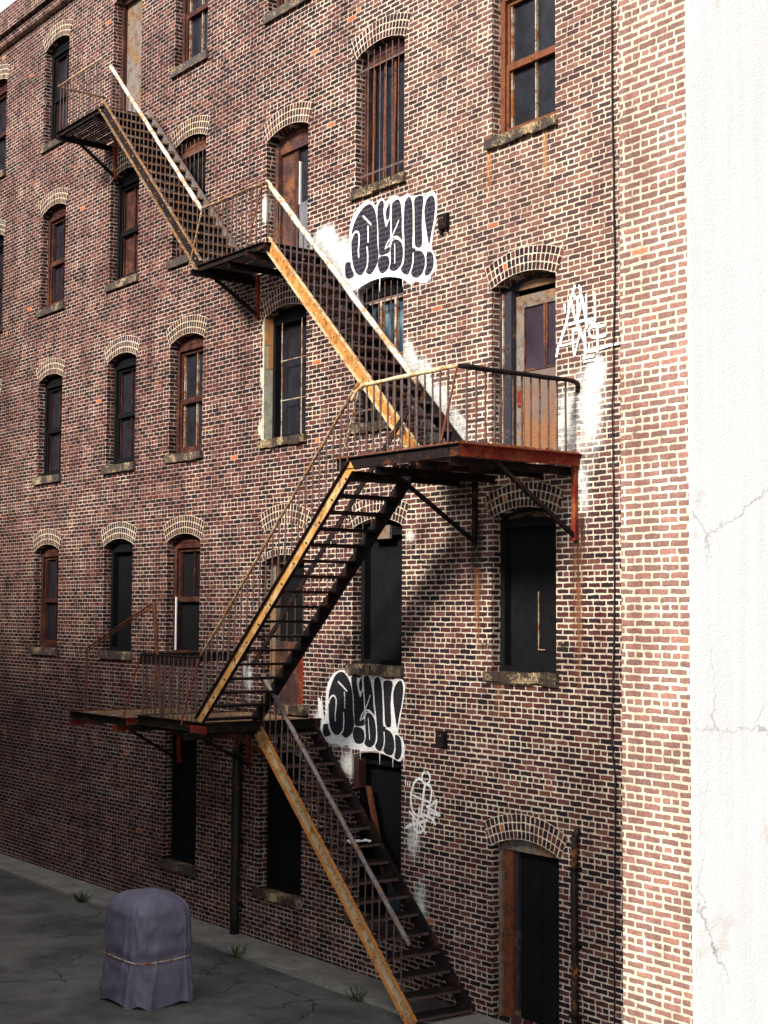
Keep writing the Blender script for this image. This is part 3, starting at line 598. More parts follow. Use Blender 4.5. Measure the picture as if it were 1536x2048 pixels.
G2={'base': [(-18.463, -1.273), (-18.442, -1.539), (-18.543, -1.641), (-18.506, -1.792), (-18.335, -1.837), (-18.15, -1.909), (-17.984, -1.897), (-17.836, -1.933), (-17.723, -1.897), (-17.61, -1.944), (-17.403, -1.938), (-17.387, -1.959), (-17.014, -1.931), (-16.923, -1.946), (-16.771, -1.966), (-16.621, -1.994), (-16.473, -2.027), (-16.371, -1.948), (-16.355, -1.814), (-16.41, -1.712), (-16.503, -1.648), (-16.463, -1.468), (-16.378, -1.153), (-16.356, -1.001), (-16.417, -0.906), (-16.572, -0.894), (-16.616, -0.916), (-16.827, -0.917), (-16.903, -0.871), (-17.01, -0.865), (-17.102, -0.896), (-17.18, -0.872), (-17.337, -0.868), (-17.415, -0.926), (-17.623, -0.888), (-17.753, -0.836), (-17.9, -0.832), (-18.065, -0.885), (-18.196, -1.013), (-18.248, -1.167), (-18.267, -1.339), (-18.271, -1.605), (-18.325, -1.437), (-18.361, -1.249), (-18.378, -1.25), (-18.386, -1.307), (-18.421, -1.261)], 'fills': [[(-18.184, -1.27), (-18.174, -1.176), (-18.129, -1.066), (-18.056, -0.952), (-17.963, -0.877), (-17.834, -0.853), (-17.731, -0.904), (-17.662, -0.978), (-17.606, -1.079), (-17.579, -1.211), (-17.562, -1.427), (-17.538, -1.582), (-17.58, -1.704), (-17.664, -1.766), (-17.747, -1.797), (-17.817, -1.769), (-17.864, -1.741), (-17.953, -1.769), (-18.034, -1.758), (-18.109, -1.704), (-18.152, -1.617), (-18.181, -1.477)], [(-17.617, -0.943), (-17.587, -0.891), (-17.52, -0.865), (-17.472, -0.909), (-17.479, -0.989), (-17.444, -1.103), (-17.395, -1.201), (-17.36, -1.143), (-17.328, -1.113), (-17.31, -1.216), (-17.302, -1.336), (-17.3, -1.443), (-17.385, -1.53), (-17.295, -1.499), (-17.289, -1.579), (-17.398, -1.606), (-17.514, -1.597), (-17.537, -1.474), (-17.556, -1.214), (-17.597, -1.063)], [(-17.4, -1.106), (-17.426, -1.021), (-17.4, -0.959), (-17.362, -0.913), (-17.346, -1.017), (-17.354, -1.1)], [(-17.31, -1.005), (-17.316, -0.927), (-17.276, -0.896), (-17.211, -0.887), (-17.159, -0.939), (-17.127, -1.015), (-17.092, -1.144), (-17.076, -1.293), (-17.045, -1.425), (-17.103, -1.397), (-17.177, -1.366), (-17.245, -1.397), (-17.284, -1.202)], [(-17.265, -1.47), (-17.23, -1.41), (-17.158, -1.41), (-17.068, -1.463), (-17.021, -1.573), (-17.01, -1.713), (-17.039, -1.818), (-17.122, -1.879), (-17.201, -1.885), (-17.282, -1.843), (-17.252, -1.742), (-17.27, -1.581)], [(-17.532, -1.635), (-17.447, -1.62), (-17.348, -1.637), (-17.297, -1.679), (-17.283, -1.781), (-17.348, -1.846), (-17.466, -1.856), (-17.534, -1.816), (-17.567, -1.736)], [(-17.064, -1.008), (-17.052, -0.93), (-16.971, -0.896), (-16.919, -0.939), (-16.884, -1.024), (-16.866, -1.182), (-16.853, -1.365), (-16.844, -1.559), (-16.786, -1.576), (-16.783, -1.606), (-16.714, -1.621), (-16.644, -1.659), (-16.596, -1.739), (-16.585, -1.862), (-16.632, -1.949), (-16.726, -1.959), (-16.807, -1.937), (-16.833, -1.897), (-16.816, -1.85), (-16.886, -1.914), (-16.967, -1.911), (-17.029, -1.865), (-16.981, -1.776), (-16.984, -1.649), (-17.009, -1.44), (-17.044, -1.243)], [(-16.833, -0.949), (-16.639, -0.949), (-16.663, -1.123), (-16.675, -1.299), (-16.665, -1.556), (-16.787, -1.556), (-16.816, -1.371), (-16.836, -1.1)], [(-16.607, -1.077), (-16.564, -0.992), (-16.483, -0.927), (-16.417, -0.94), (-16.39, -1.044), (-16.42, -1.234), (-16.469, -1.382), (-16.506, -1.514), (-16.529, -1.57), (-16.563, -1.446), (-16.599, -1.29), (-16.618, -1.153)], [(-16.567, -1.684), (-16.506, -1.675), (-16.447, -1.717), (-16.419, -1.815), (-16.43, -1.937), (-16.494, -2.002), (-16.562, -1.997), (-16.578, -1.951), (-16.555, -1.87)], [(-18.321, -1.646), (-18.194, -1.627), (-18.184, -1.675), (-18.117, -1.775), (-18.293, -1.804)]], 'strokes': [([(-18.177, -1.323), (-18.149, -1.261), (-18.085, -1.209), (-18.025, -1.214), (-17.985, -1.267), (-17.992, -1.391), (-18.007, -1.481), (-18.0, -1.561)], 0.027), ([(-17.779, -1.146), (-17.768, -1.257), (-17.769, -1.367)], 0.025), ([(-17.795, -1.444), (-17.786, -1.545), (-17.793, -1.636), (-17.814, -1.701), (-17.881, -1.758)], 0.025), ([(-17.93, -1.0), (-17.817, -1.062), (-17.716, -1.124)], 0.027), ([(-17.146, -1.162), (-17.191, -1.246), (-17.244, -1.337)], 0.021), ([(-17.378, -1.52), (-17.344, -1.448), (-17.289, -1.391), (-17.219, -1.37), (-17.148, -1.379), (-17.069, -1.429)], 0.023), ([(-17.187, -1.48), (-17.167, -1.638), (-17.15, -1.775)], 0.017), ([(-16.812, -1.651), (-16.802, -1.761), (-16.82, -1.85), (-16.853, -1.897)], 0.023)]}
T1=[([(-12.98, 3.97), (-13.02, 3.959), (-13.049, 3.919), (-13.045, 3.867), (-13.005, 3.826), (-12.965, 3.825), (-12.925, 3.852), (-12.921, 3.903), (-12.94, 3.946), (-12.98, 3.97)], 0.031), ([(-13.093, 3.846), (-13.11, 3.758), (-13.142, 3.626), (-13.175, 3.528), (-13.257, 3.363), (-13.307, 3.261), (-13.34, 3.162)], 0.031), ([(-13.093, 3.846), (-13.069, 3.751), (-13.03, 3.619), (-12.982, 3.533), (-12.982, 3.453), (-13.006, 3.44)], 0.028), ([(-12.973, 3.803), (-12.969, 3.701), (-12.974, 3.588), (-12.982, 3.533)], 0.025), ([(-12.982, 3.533), (-12.941, 3.64), (-12.901, 3.792), (-12.893, 3.819)], 0.028), ([(-12.901, 3.826), (-12.862, 3.683), (-12.831, 3.554), (-12.816, 3.434)], 0.031), ([(-12.822, 3.824), (-12.818, 3.676), (-12.823, 3.531)], 0.022), ([(-12.681, 3.834), (-12.673, 3.731), (-12.67, 3.597), (-12.671, 3.502)], 0.026), ([(-13.175, 3.516), (-13.038, 3.518), (-12.831, 3.526), (-12.671, 3.518)], 0.028), ([(-12.823, 3.525), (-12.737, 3.478), (-12.652, 3.432), (-12.629, 3.311), (-12.63, 3.122)], 0.031), ([(-13.046, 3.429), (-12.974, 3.424), (-12.903, 3.413)], 0.022), ([(-13.046, 3.429), (-13.047, 3.315), (-13.039, 3.212), (-13.019, 3.124)], 0.025), ([(-13.019, 3.124), (-12.983, 3.216), (-12.943, 3.329), (-12.919, 3.41)], 0.021), ([(-12.942, 3.419), (-12.879, 3.336), (-12.84, 3.229), (-12.833, 3.144), (-12.849, 3.062)], 0.031), ([(-12.659, 3.422), (-12.737, 3.422), (-12.769, 3.388), (-12.753, 3.329), (-12.691, 3.292), (-12.621, 3.288), (-12.498, 3.292)], 0.026), ([(-12.621, 3.41), (-12.498, 3.414)], 0.026), ([(-12.839, 3.404), (-12.832, 3.284), (-12.833, 3.15)], 0.025), ([(-12.769, 3.231), (-12.762, 3.162)], 0.021), ([(-12.833, 3.15), (-12.739, 3.137), (-12.614, 3.142)], 0.031), ([(-12.614, 3.142), (-12.468, 3.155), (-12.279, 3.161)], 0.021), ([(-13.299, 3.271), (-13.136, 3.271), (-12.959, 3.286)], 0.021), ([(-12.865, 3.064), (-12.778, 3.069), (-12.692, 3.069)], 0.022), ([(-12.849, 3.017), (-12.77, 3.024), (-12.7, 3.02)], 0.019), ([(-13.183, 3.764), (-13.175, 3.677)], 0.028)]
T2=[([(-15.883, -2.114), (-15.949, -2.143), (-15.973, -2.192), (-15.958, -2.249), (-15.911, -2.274), (-15.844, -2.268), (-15.807, -2.224), (-15.803, -2.165), (-15.836, -2.127), (-15.883, -2.114)], 0.023), ([(-15.939, -2.265), (-16.006, -2.224), (-16.092, -2.244), (-16.15, -2.302), (-16.188, -2.382), (-16.205, -2.455), (-16.211, -2.526), (-16.191, -2.612), (-16.156, -2.685), (-16.07, -2.716), (-15.955, -2.721), (-15.917, -2.763), (-15.907, -2.843), (-15.954, -2.907), (-16.03, -2.939), (-16.097, -2.918), (-16.145, -2.859), (-16.166, -2.744)], 0.025), ([(-15.901, -2.273), (-15.92, -2.356), (-15.947, -2.47), (-15.956, -2.558), (-15.984, -2.666)], 0.031), ([(-15.882, -2.283), (-15.797, -2.298), (-15.759, -2.352), (-15.777, -2.453), (-15.814, -2.572), (-15.842, -2.685)], 0.024), ([(-16.216, -2.444), (-16.071, -2.471), (-15.947, -2.493), (-15.805, -2.513)], 0.02), ([(-15.861, -2.577), (-15.749, -2.536), (-15.647, -2.468), (-15.674, -2.563), (-15.692, -2.634)], 0.022), ([(-15.861, -2.577), (-15.748, -2.606), (-15.6, -2.641), (-15.599, -2.664), (-15.729, -2.65)], 0.023), ([(-16.234, -2.681), (-16.137, -2.741), (-16.002, -2.831), (-15.878, -2.927)], 0.025), ([(-16.291, -2.894), (-16.165, -2.844), (-16.002, -2.802), (-15.851, -2.753)], 0.032), ([(-16.022, -2.612), (-16.036, -2.712), (-16.059, -2.82), (-16.072, -2.979), (-16.086, -3.098)], 0.022), ([(-15.984, -2.678), (-15.861, -2.699), (-15.748, -2.721), (-15.673, -2.782)], 0.028), ([(-15.747, -2.779), (-15.711, -2.705), (-15.692, -2.663), (-15.701, -2.779)], 0.017), ([(-15.851, -2.709), (-15.785, -2.673), (-15.748, -2.64), (-15.804, -2.646), (-15.795, -2.686), (-15.71, -2.751)], 0.014), ([(-16.325, -2.283), (-16.32, -2.324)], 0.014), ([(-16.276, -2.296), (-16.271, -2.331)], 0.014), ([(-16.222, -2.303), (-16.227, -2.339)], 0.017)]
# ---------------------------------------------------------------- graffiti (paint on the wall, parts of the building)
def smooth_loop(p, closed=True, k=4):
    out = []; n = len(p); rng = n if closed else n-1
    for i in range(rng):
        p0 = p[(i-1) % n] if closed or i else p[i]; p1 = p[i]; p2 = p[(i+1) % n]; p3 = p[(i+2) % n] if closed or i+2 < n else p2
        for j in range(k):
            t = j/k; out.append(tuple(.5*((2*p1[c])+(-p0[c]+p2[c])*t+(2*p0[c]-5*p1[c]+4*p2[c]-p3[c])*t*t+(-p0[c]+3*p1[c]-3*p2[c]+p3[c])*t**3) for c in (0, 1)))
    if not closed: out.append(p[-1])
    return out
def paint_poly(m, pts, y):
    pts = smooth_loop(pts, True, 3)
    t = geometry.tessellate_polygon([[Vector((x, z, 0)) for x, z in pts]])
    m.add([(x, y, z) for x, z in pts], [tuple(q) for q in t])
def paint_stroke(m, pts, wd, y):
    q = smooth_loop(pts, False, 5); vs = []; fs = []
    for i, p in enumerate(q):
        a = q[max(i-1, 0)]; b = q[min(i+1, len(q)-1)]; dx, dz = b[0]-a[0], b[1]-a[1]; l = math.hypot(dx, dz) or 1
        ww = wd/2*(1+random.uniform(-.10, .10))
        vs += [(p[0]-dz/l*ww, y, p[1]+dx/l*ww), (p[0]+dz/l*ww, y, p[1]-dx/l*ww)]
        if i: fs.append((2*i-2, 2*i-1, 2*i+1, 2*i))
    m.add(vs, fs)
    for e in (q[0], q[-1]):
        n = 10; m.add([(e[0]+math.cos(6.283*k/n)*wd*.52, y-.0006, e[1]+math.sin(6.283*k/n)*wd*.52) for k in range(n)], [tuple(range(n))])
def facing(o):
    bm = bmesh.new(); bm.from_mesh(o.data)
    for f in bm.faces:
        f.normal_update()
        if f.normal.y > 0: f.normal_flip()
    bm.to_mesh(o.data); bm.free()
def throwup(G, fm, label):
    m = MB(); paint_poly(m, G['base'], -.0055)
    zlo = min(z for x, z in G['base']); low = [q for q in G['base'] if q[1] < zlo+.35]
    for i, (x, z) in enumerate(low[::2]):
        l = random.uniform(.05, .22); m.add([(x-.010, -.0052, z+.03), (x+.010, -.0052, z+.03), (x+.005, -.0052, z-l), (x-.003, -.0052, z-l)], [(0, 1, 2, 3)])
    o = m.build('graffiti', 'graf_white', B, label); facing(o)
    for i, f in enumerate(G['fills']):
        m = MB(); paint_poly(m, f, -.0085-.0001*i); q = m.build('letter_fill', fm, o); facing(q)
    m = MB()
    for i, (p, wd) in enumerate(G['strokes']): paint_stroke(m, p, wd, -.0115-.0007*i)
    q = m.build('letter_stroke', 'graf_white', o); facing(q)
throwup(G1, 'fill_a', 'upper bubble lettering in navy black with thick white outline')
throwup(G2, 'fill_b', 'lower bubble lettering in dense black with white outline')
for T, lb in ((T1, 'white scrawled tag with ring top right of the steel door'), (T2, 'white looping tag with crossed arrow beside the lowest flight')):
    m = MB()
    for i, (p, wd) in enumerate(T): paint_stroke(m, p, wd*1.4, -.0050-.0007*i)
    o = m.build('graffiti', 'graf_white', B, lb); facing(o)

# ---------------------------------------------------------------- fire escape
F = thing('fire_escape', 'rusted iron fire escape with zigzag stair flights, slatted landings and railings on the brick wall', 'fire escape', (-18, -1, GZ))
bal_rest = MB()
def slope_poly(xa, za, xb, zb_, h):
    d = Vector((xb-xa, zb_-za)).normalized(); n = Vector((-d.y, d.x))
    if n.y < 0: n = -n
    return [(xa-n.x*h/2, za-n.y*h/2), (xb-n.x*h/2, zb_-n.y*h/2), (xb+n.x*h/2, zb_+n.y*h/2), (xa+n.x*h/2, za+n.y*h/2)]
def stringer(y, xa, za, xb, zb_, mat, parent, side=-1, h=.18, fmat=None):
    m = MB(); seg = 1
    m.prism(slope_poly(xa, za, xb, zb_, h), y-.005, y+.005)
    o = m.build('stringer', mat, parent)
    d = Vector((xb-xa, 0, zb_-za)).normalized(); n = Vector((-d.z, 0, d.x))
    if n.z < 0: n = -n
    m = MB()
    for sg in (-1, 1):
        p0 = Vector((xa, y+side*.026, za))+n*(sg*h/2); p1 = Vector((xb, y+side*.026, zb_))+n*(sg*h/2)
        m.beam(p0, p1, .05, .012, tuple(n), 24, .0025)
    # bolts and washers along the web
    L = (p1-p0).length; k = int(L/.36)
    for i in range(k):
        c = Vector((xa, y+side*.01, za)).lerp(Vector((xb, y+side*.01, zb_)), (i+.5)/k)+n*random.choice((.03, -.02, 0))
        m.tube([c, c+Vector((0, side*.014, 0))], .013, 6)
    q = m.build('flange', fmat or mat, o)
    return o
def flight(yo, yi, top, bot, n, outer, inner, tread, rail, label, rail_off=.87, rest=False, inner_rail=None, oflange=None, trim=(0, 0), rr=.023, sidei=1):
    xa, za = top; xb, zb_ = bot
    E_ = stringer(yo, xa, za, xb, zb_, outer, F, -1, fmat=oflange); E_.name = 'stair_flight'; E_['label'] = label
    s2 = stringer(yi, xa, za, xb, zb_, inner, E_, sidei)
    for c in list(s2.children):                # keep the tree at thing > part > sub-part
        c.parent = E_
    for i in range(n):
        t = (i+.65)/n; x = xa+(xb-xa)*t; z = za+(zb_-za)*t
        m = MB(); j = random.uniform(-.006, .006)
        m.box(x-.13, x+.13, yo+.006, yi-.006, z-.022+j, z+.006+j, .002)
        e = .13 if xb > xa else -.13
        m.build('tread', tread, E_)
        m = MB(); m.beam((x+e, yo+.006, z-.010+j), (x+e, yi-.006, z-.010-j), .012, .034, (0, 0, 1), 6, .003); m.build('nosing', 'mottled_rail' if top[1] > 7 or bot[1] > -2 and bot[1] < -1 else 'baluster', E_)
    sl_ = (zb_-za)/(xb-xa); nz = Vector((xb-xa, zb_-za)).normalized()
    x0r, x1r = xa+trim[0], xb+trim[1]
    zf = lambda x: za+(x-xa)*sl_
    m = MB(); pts = [(x0r, yo, zf(x0r)+rail_off), (x1r, yo, zf(x1r)+rail_off)]
    m.tube(pts, rr, 8, .005, 26)
    ra = m.build('handrail', rail, E_, smooth=True)
    m = MB(); x = x0r; sg = 1 if x1r > x0r else -1
    while (x1r-x)*sg > .06:
        tgt = bal_rest if rest else MB()
        tgt.tube([(x+sg*.05, yo-.008, zf(x+sg*.05)+.09), (x+sg*.05, yo, zf(x+sg*.05)+rail_off)], .0105, 5, .004, 3)
        if not rest: tgt.build('baluster', 'baluster', E_)
        x += sg*.155
    if inner_rail:
        m = MB(); a_ = (xa+inner_rail[1], yi, zf(xa+inner_rail[1])+.84); b_ = (xb-.05, yi, zf(xb-.05)+.84)
        m.beam(a_, b_, .02, .075, (0, 0, 1), 14, .004); m.build('inner_handrail', inner_rail[0], E_)
        x = a_[0]
        while (b_[0]-x)*sg > .05:
            bal_rest.tube([(x, yi, zf(x)+.09), (x, yi, zf(x)+.84)], .008, 5, .003, 2); x += sg*.20
    return E_, ra
f1, ra1 = flight(-1.0, -.15, (-23.95, 8.985), (-20.38, 5.43), 17, 'iron', 'grey_rail', 'iron', 'white_rail', 'topmost stair flight climbing to the left', .90, oflange='mottled_rail', trim=(.3, .02), rr=.036)
f2, ra2 = flight(-.9, -.12, (-18.56, 5.455), (-14.83, 1.93), 17, 'ochre', 'iron', 'baluster', 'white_rail', 'ochre painted stair flight going down to the right landing', .88, oflange='pale_ochre', trim=(-.05, -.12), rr=.042)
f3, ra3 = flight(-1.9, -1.0, (-14.97, 1.80), (-18.66, -1.575), 17, 'ochre_bright', 'iron', 'iron', 'mottled_rail', 'long ochre stair flight going down to the left landing', .93, inner_rail=('iron', -.02), oflange='iron', trim=(.1, .02), rr=.021)
f4, ra4 = flight(-1.0, -.12, (-18.56, -1.62), (-14.84, -5.06), 17, 'pale_ochre', 'iron', 'iron', 'grey_rail', 'lowest stair flight with orange edge reaching the ground', .86, rest=True, oflange='orange_rust', trim=(.15, -.1), rr=.032)

def landing(x0, x1, yf, z, mats, hole=None, fh=.13, crosses=(), label=None):
    m = MB()                                   # front channel is the part, the rest are its pieces
    m.box(x0, x1, yf-.012, yf+.0, z-fh, z); m.box(x0, x1, yf-.05, yf-.012, z-.012, z-.001); m.box(x0, x1, yf-.05, yf-.012, z-fh, z-fh+.012)
    o = m.build('landing', mats[0], F, label)
    m = MB(); m.box(x1-.012, x1, yf+.001, -.0, z-fh, z-.001); m.box(x1, x1+.04, yf+.001, -.0, z-.014, z-.002); m.build('edge_beam', mats[1], o)
    m = MB(); m.box(x0, x0+.012, yf+.001 if not (hole and hole[0] == 'L') else hole[1], -.0, z-fh, z-.001); m.build('edge_beam', mats[2], o)
    for i, (cx, out) in enumerate(crosses):
        m = MB(); m.box(cx-.035, cx+.035, yf-out, -.002, z-fh-.012, z-fh-.002); m.box(cx-.006, cx+.006, yf-out, -.002, z-fh-.10, z-fh-.012); m.build('cross_beam', mats[3], o)
    m = MB(); y = yf+.045; k = 0
    while y < -.03:
        a_, b_ = x0+.013, x1-.014
        if hole and y < hole[1]:
            if hole[0] == 'L': a_ = hole[2]
        zj = random.uniform(-.004, .002)
        m.beam((a_, y, z-.022+zj), (b_, y, z-.022+random.uniform(-.004, .002)), .044, .010, (0, 0, 1), 5, .002); y += .064; k += 1
    m.build('floor_slat', mats[4], o)
    return o
LA = landing(-15.36, -12.95, -1.86, 1.92, ('iron', 'iron_red', 'iron_red', 'iron', 'iron'), hole=('L', -1.0, -14.93), fh=.15,
             crosses=((-15.2, .02), (-14.5, .04), (-13.6, .10), (-13.1, .03)), label='large right landing with red rusted beams below the steel door')
LB = landing(-20.45, -18.5, -1.0, 5.44, ('iron', 'iron', 'iron', 'iron', 'iron'), fh=.11, crosses=((-20.3, .22), (-19.5, .02), (-18.72, .18)), label='small upper landing of dark open slats')
LC = landing(-20.45, -18.40, -1.92, -1.55, ('iron', 'iron', 'iron', 'iron', 'mottled_rail'), fh=.14, crosses=((-20.35, .2), (-19.4, .02), (-18.55, .30)), label='lower left landing with worn pale slats')
m = MB(); m.box(-18.75, -18.39, -2.0, -1.935, -1.70, -1.60, .006); m.build('beam_end', 'iron_red', LC)
LD = landing(-25.85, -23.9, -1.0, 8.95, ('iron', 'iron', 'iron', 'iron', 'iron'), fh=.11, crosses=((-25.6, .1), (-24.1, .1)), label='topmost landing at the left corner of the building')
LE = landing(-22.8, -20.85, -1.92, -1.62, ('iron', 'iron_red', 'iron_red', 'iron_red', 'mottled_rail'), fh=.12, crosses=((-22.6, .1), (-21.1, .1)), label='far left stub landing')

def rail_run(parent, pts, mat, r, zf, spacing=.145, rest=False, skip=0, stub=.0):
    m = MB(); m.tube(pts, r, 8, .004, 12); o = m.build('top_rail', mat, parent, smooth=True)
    for a, b in zip(pts, pts[1:]):
        a = Vector(a); b = Vector(b); L = math.hypot(b.x-a.x, b.y-a.y)
        if L < .3: continue
        n = max(1, int(L/spacing))
        for i in range(1, n+1):
            if i == n and skip: continue
            c = a.lerp(b, (i-.5)/n); t = bal_rest if rest else MB()
            t.tube([(c.x, c.y, zf-.01), (c.x+random.uniform(-.006, .006), c.y, c.z)], .0085, 5, .003, 4)
            if not rest: t.build('baluster', 'baluster', parent)
    return o
def tie(parent, top, foot, mat, r=.012):
    m = MB(); m.tube([top, foot], r, 6, .003, 4); m.tube([foot, (foot[0], foot[1]+.16, foot[2]-.01)], r, 6); m.build('tie_rod', mat, parent)
ZA, ZB, ZC = 1.92, 5.44, -1.55
m = MB(); m.tube([(-12.99, -1.86, 2.80), (-12.97, -.12, 2.80), (-12.96, -.02, 2.78), (-12.96, -.02, 2.68)], .030, 8, .004, 8)
RA = m.build('railing', 'iron', F, 'dark rail at the right end of the big landing', smooth=True)
for i in range(12):
    y = -1.74+i*.14; t = MB(); t.tube([(-12.98, y, ZA-.01), (-12.98, y, 2.79)], .0125, 6, .003, 4); t.build('baluster', 'baluster', RA)
m = MB(); m.tube([(-12.99, -1.87, 2.80), (-14.80, -1.87, 2.79), (-14.93, -1.89, 2.72), (-15.0, -1.9, 2.62)], .027, 8, .004, 8)
RF = m.build('railing', 'pale_ochre', F, 'pale flaking front rail of the big landing', smooth=True)
for i in range(13):
    x = -14.87+i*.143; t = MB(); t.tube([(x, -1.87, ZA-.01), (x, -1.87, 2.79)], .0125, 6, .003, 4); t.build('baluster', 'baluster', RF)
m = MB(); m.tube([(-12.99, -1.87, 2.80), (-13.12, -2.0, ZA+.02)], .013, 6, .003, 5); m.build('tie_rod', 'orange_wood', RF)
m = MB(); m.tube([(-14.86, -1.88, 2.78), (-15.16, -1.93, ZA+.0)], .013, 6, .003, 5); m.build('tie_rod', 'mottled_rail', RF)
def crust(parent, p0, p1, n):
    vs = []; fs = []; p0 = Vector(p0); p1 = Vector(p1)
    for i in range(n+1):
        c = p0.lerp(p1, i/n); h = random.uniform(.002, .030); q = Vector((random.uniform(-.008, .008), random.uniform(-.008, .008), 0))
        vs += [c+Vector((-.012, -.012, -.012)), c+Vector((.012, .012, -.012)), c+q+Vector((0, 0, h))]
        if i: k = 3*i; fs += [(k-3, k, k+2, k-1), (k-2, k-1, k+2, k+1), (k-3, k-2, k+1, k)]
    m = MB(); m.add(vs, fs); m.build('rust_crust', 'orange_wood', parent)
crust(LA, (-15.35, -1.88, 1.925), (-12.95, -1.88, 1.925), 90); crust(LA, (-12.93, -1.86, 1.925), (-12.93, -.02, 1.925), 80)
# upper landing
m = MB(); m.tube([(-20.36, -1.0, 6.34), (-18.56, -1.0, 6.34), (-18.54, -.95, 6.34)], .022, 8, .006, 10); RB_ = m.build('railing', 'mottled_rail', F, 'bent front rail of the upper landing', smooth=True)
for i in range(13):
    x = -20.28+i*.14; bal_rest.tube([(x, -1.0, ZB-.01), (x, -1.0, 6.33)], .0110, 5, .003, 3)
m = MB(); m.tube([(-20.36, -1.0, 6.33), (-20.40, -1.2, ZB-.06)], .013, 6, .003, 5); m.build('tie_rod', 'mottled_rail', RB_)
m = MB(); m.tube([(-18.58, -1.0, 6.33), (-18.72, -1.17, ZB-.06)], .013, 6, .003, 5); m.build('tie_rod', 'orange_wood', RB_)
# lower landing
m = MB(); m.tube([(-18.66, -1.92, -.645), (-20.42, -1.92, -.645), (-20.42, -.02, -.63)], .018, 8, .002, 10); RC = m.build('railing', 'iron', F, 'thin dark rail around the lower left landing', smooth=True)
m = MB(); m.box(-20.42, -18.66, -1.926, -1.914, -.78, -.66); m.box(-20.426, -20.414, -1.9, -.03, -.77, -.65); m.build('rail_plate', 'iron', RC)
for i in range(13): bal_rest.tube([(-20.32+i*.135, -1.92, ZC-.01), (-20.32+i*.135, -1.92, -.66)], .0120, 5, .003, 3)
for i in range(13): bal_rest.tube([(-20.42, -1.8+i*.14, ZC-.01), (-20.42, -1.8+i*.14, -.65)], .0120, 5, .003, 3)
m = MB(); m.tube([(-18.66, -1.92, -.66), (-18.78, -2.12, ZC-.04)], .011, 6, .002, 4); m.build('tie_rod', 'iron_red', RC)
m = MB(); m.tube([(-20.42, -1.92, -.66), (-20.52, -2.14, ZC-.06)], .011, 6, .002, 4); m.build('tie_rod', 'iron_red', RC)
# topmost landing rail
m = MB(); m.tube([(-24.0, -1.0, 9.85), (-25.85, -1.0, 9.85), (-25.85, -.02, 9.85)], .02, 8, .003, 8); RD = m.build('railing', 'mottled_rail', F, 'railing of the topmost landing', smooth=True)
for i in range(13): bal_rest.tube([(-25.75+i*.14, -1.0, 8.94), (-25.75+i*.14, -1.0, 9.84)], .0085, 5)
# bent pipe rail with tall rusty post, far left
m = MB(); m.tube([(-19.80, -1.88, ZC-.02), (-20.05, -1.9, .14)], .030, 7, .003, 6); m.tube([(-20.05, -1.9, .14), (-20.72, -1.9, -.075), (-22.3, -1.9, -.60), (-22.3, -1.9, -1.6)], .017, 7, .003, 6)
m.tube([(-20.05, -1.9, .09), (-20.72, -1.9, -.12), (-22.3, -1.9, -.66)], .010, 6, .003, 6); m.build('bent_rail', 'orange_wood', F, 'tall rusty post with a rail dropping to the far left')
b_ = bal_rest.build('baluster', 'baluster', F); b_['kind'] = 'stuff'
# wall brackets
def bracket(x, yo, z0, zw, mat='iron', post=True, wall_mat='iron_red'):
    m = MB(); m.beam((x, yo, z0), (x, -.03, zw), .05, .045, (0, 0, 1), 5, .002)
    o = m.build('bracket', mat, F)
    if post: m = MB(); m.box(x-.035, x+.035, -.05, -.0, zw-.05, z0+.12); m.build('wall_plate', wall_mat, o)
bracket(-13.01, -1.30, 1.76, .93, 'iron'); bracket(-14.86, -1.38, 1.76, .93, 'iron', True, 'iron')
bracket(-20.25, -.9, 5.28, 4.75); bracket(-18.8, -.6, 5.28, 4.85); bracket(-19.45, -1.1, -1.69, -2.3, 'orange_wood', True, 'iron'); bracket(-20.35, -1.3, -1.72, -2.4)
bracket(-25.4, -.9, 8.8, 8.2); bracket(-24.1, -.9, 8.8, 8.2); bracket(-22.6, -1.3, -1.76, -2.5)

# ---------------------------------------------------------------- small things on the wall
m = MB(); m.tube([(-12.34, -.02, ZT), (-12.36, -.03, 6.2), (-12.33, -.02, 4.2), (-12.37, -.03, 2.4), (-12.36, -.02, .3), (-12.40, -.03, -1.5), (-12.36, -.02, -1.9), (-12.38, -.02, -3.6), (-12.4, -.02, GZ)], .0095, 6, .004, 6)
tag(m.build('cable', 'cable', smooth=True), 'thin black cable running down the brickwork beside the bright side wing', 'cable')
m = MB(); m.tube([(-13.0, -.05, GZ), (-13.0, -.05, -4.3), (-13.01, -.05, -3.2), (-13.0, -.05, -2.66), (-12.99, -.04, -2.58), (-12.96, -.01, -2.54)], .042, 9, .004, 6)
tp = m.build('drain_pipe', 'pipe', smooth=True); tag(tp, 'short black pipe rising right of the orange jambed ground floor door', 'pipe')
for z in (-3.0, -3.9, -4.7): m = MB(); m.box(-13.07, -12.93, -.02, -.0, z-.025, z+.025); m.box(-13.055, -12.945, -.10, -.02, z-.02, z+.02); m.build('clamp', 'iron', tp)
m = MB(); m.tube([(-20.62, -.09, GZ), (-20.6, -.09, -2.2), (-20.58, -.08, -1.75)], .075, 10, .003, 8)
tp = m.build('drain_pipe', 'pipe', smooth=True); tag(tp, 'thick black drainpipe between the two blacked out ground floor windows', 'pipe')
for z in (-2.6, -3.6, -4.6): m = MB(); m.box(-20.72, -20.50, -.03, -.0, z-.03, z+.03); m.build('clamp', 'iron', tp)
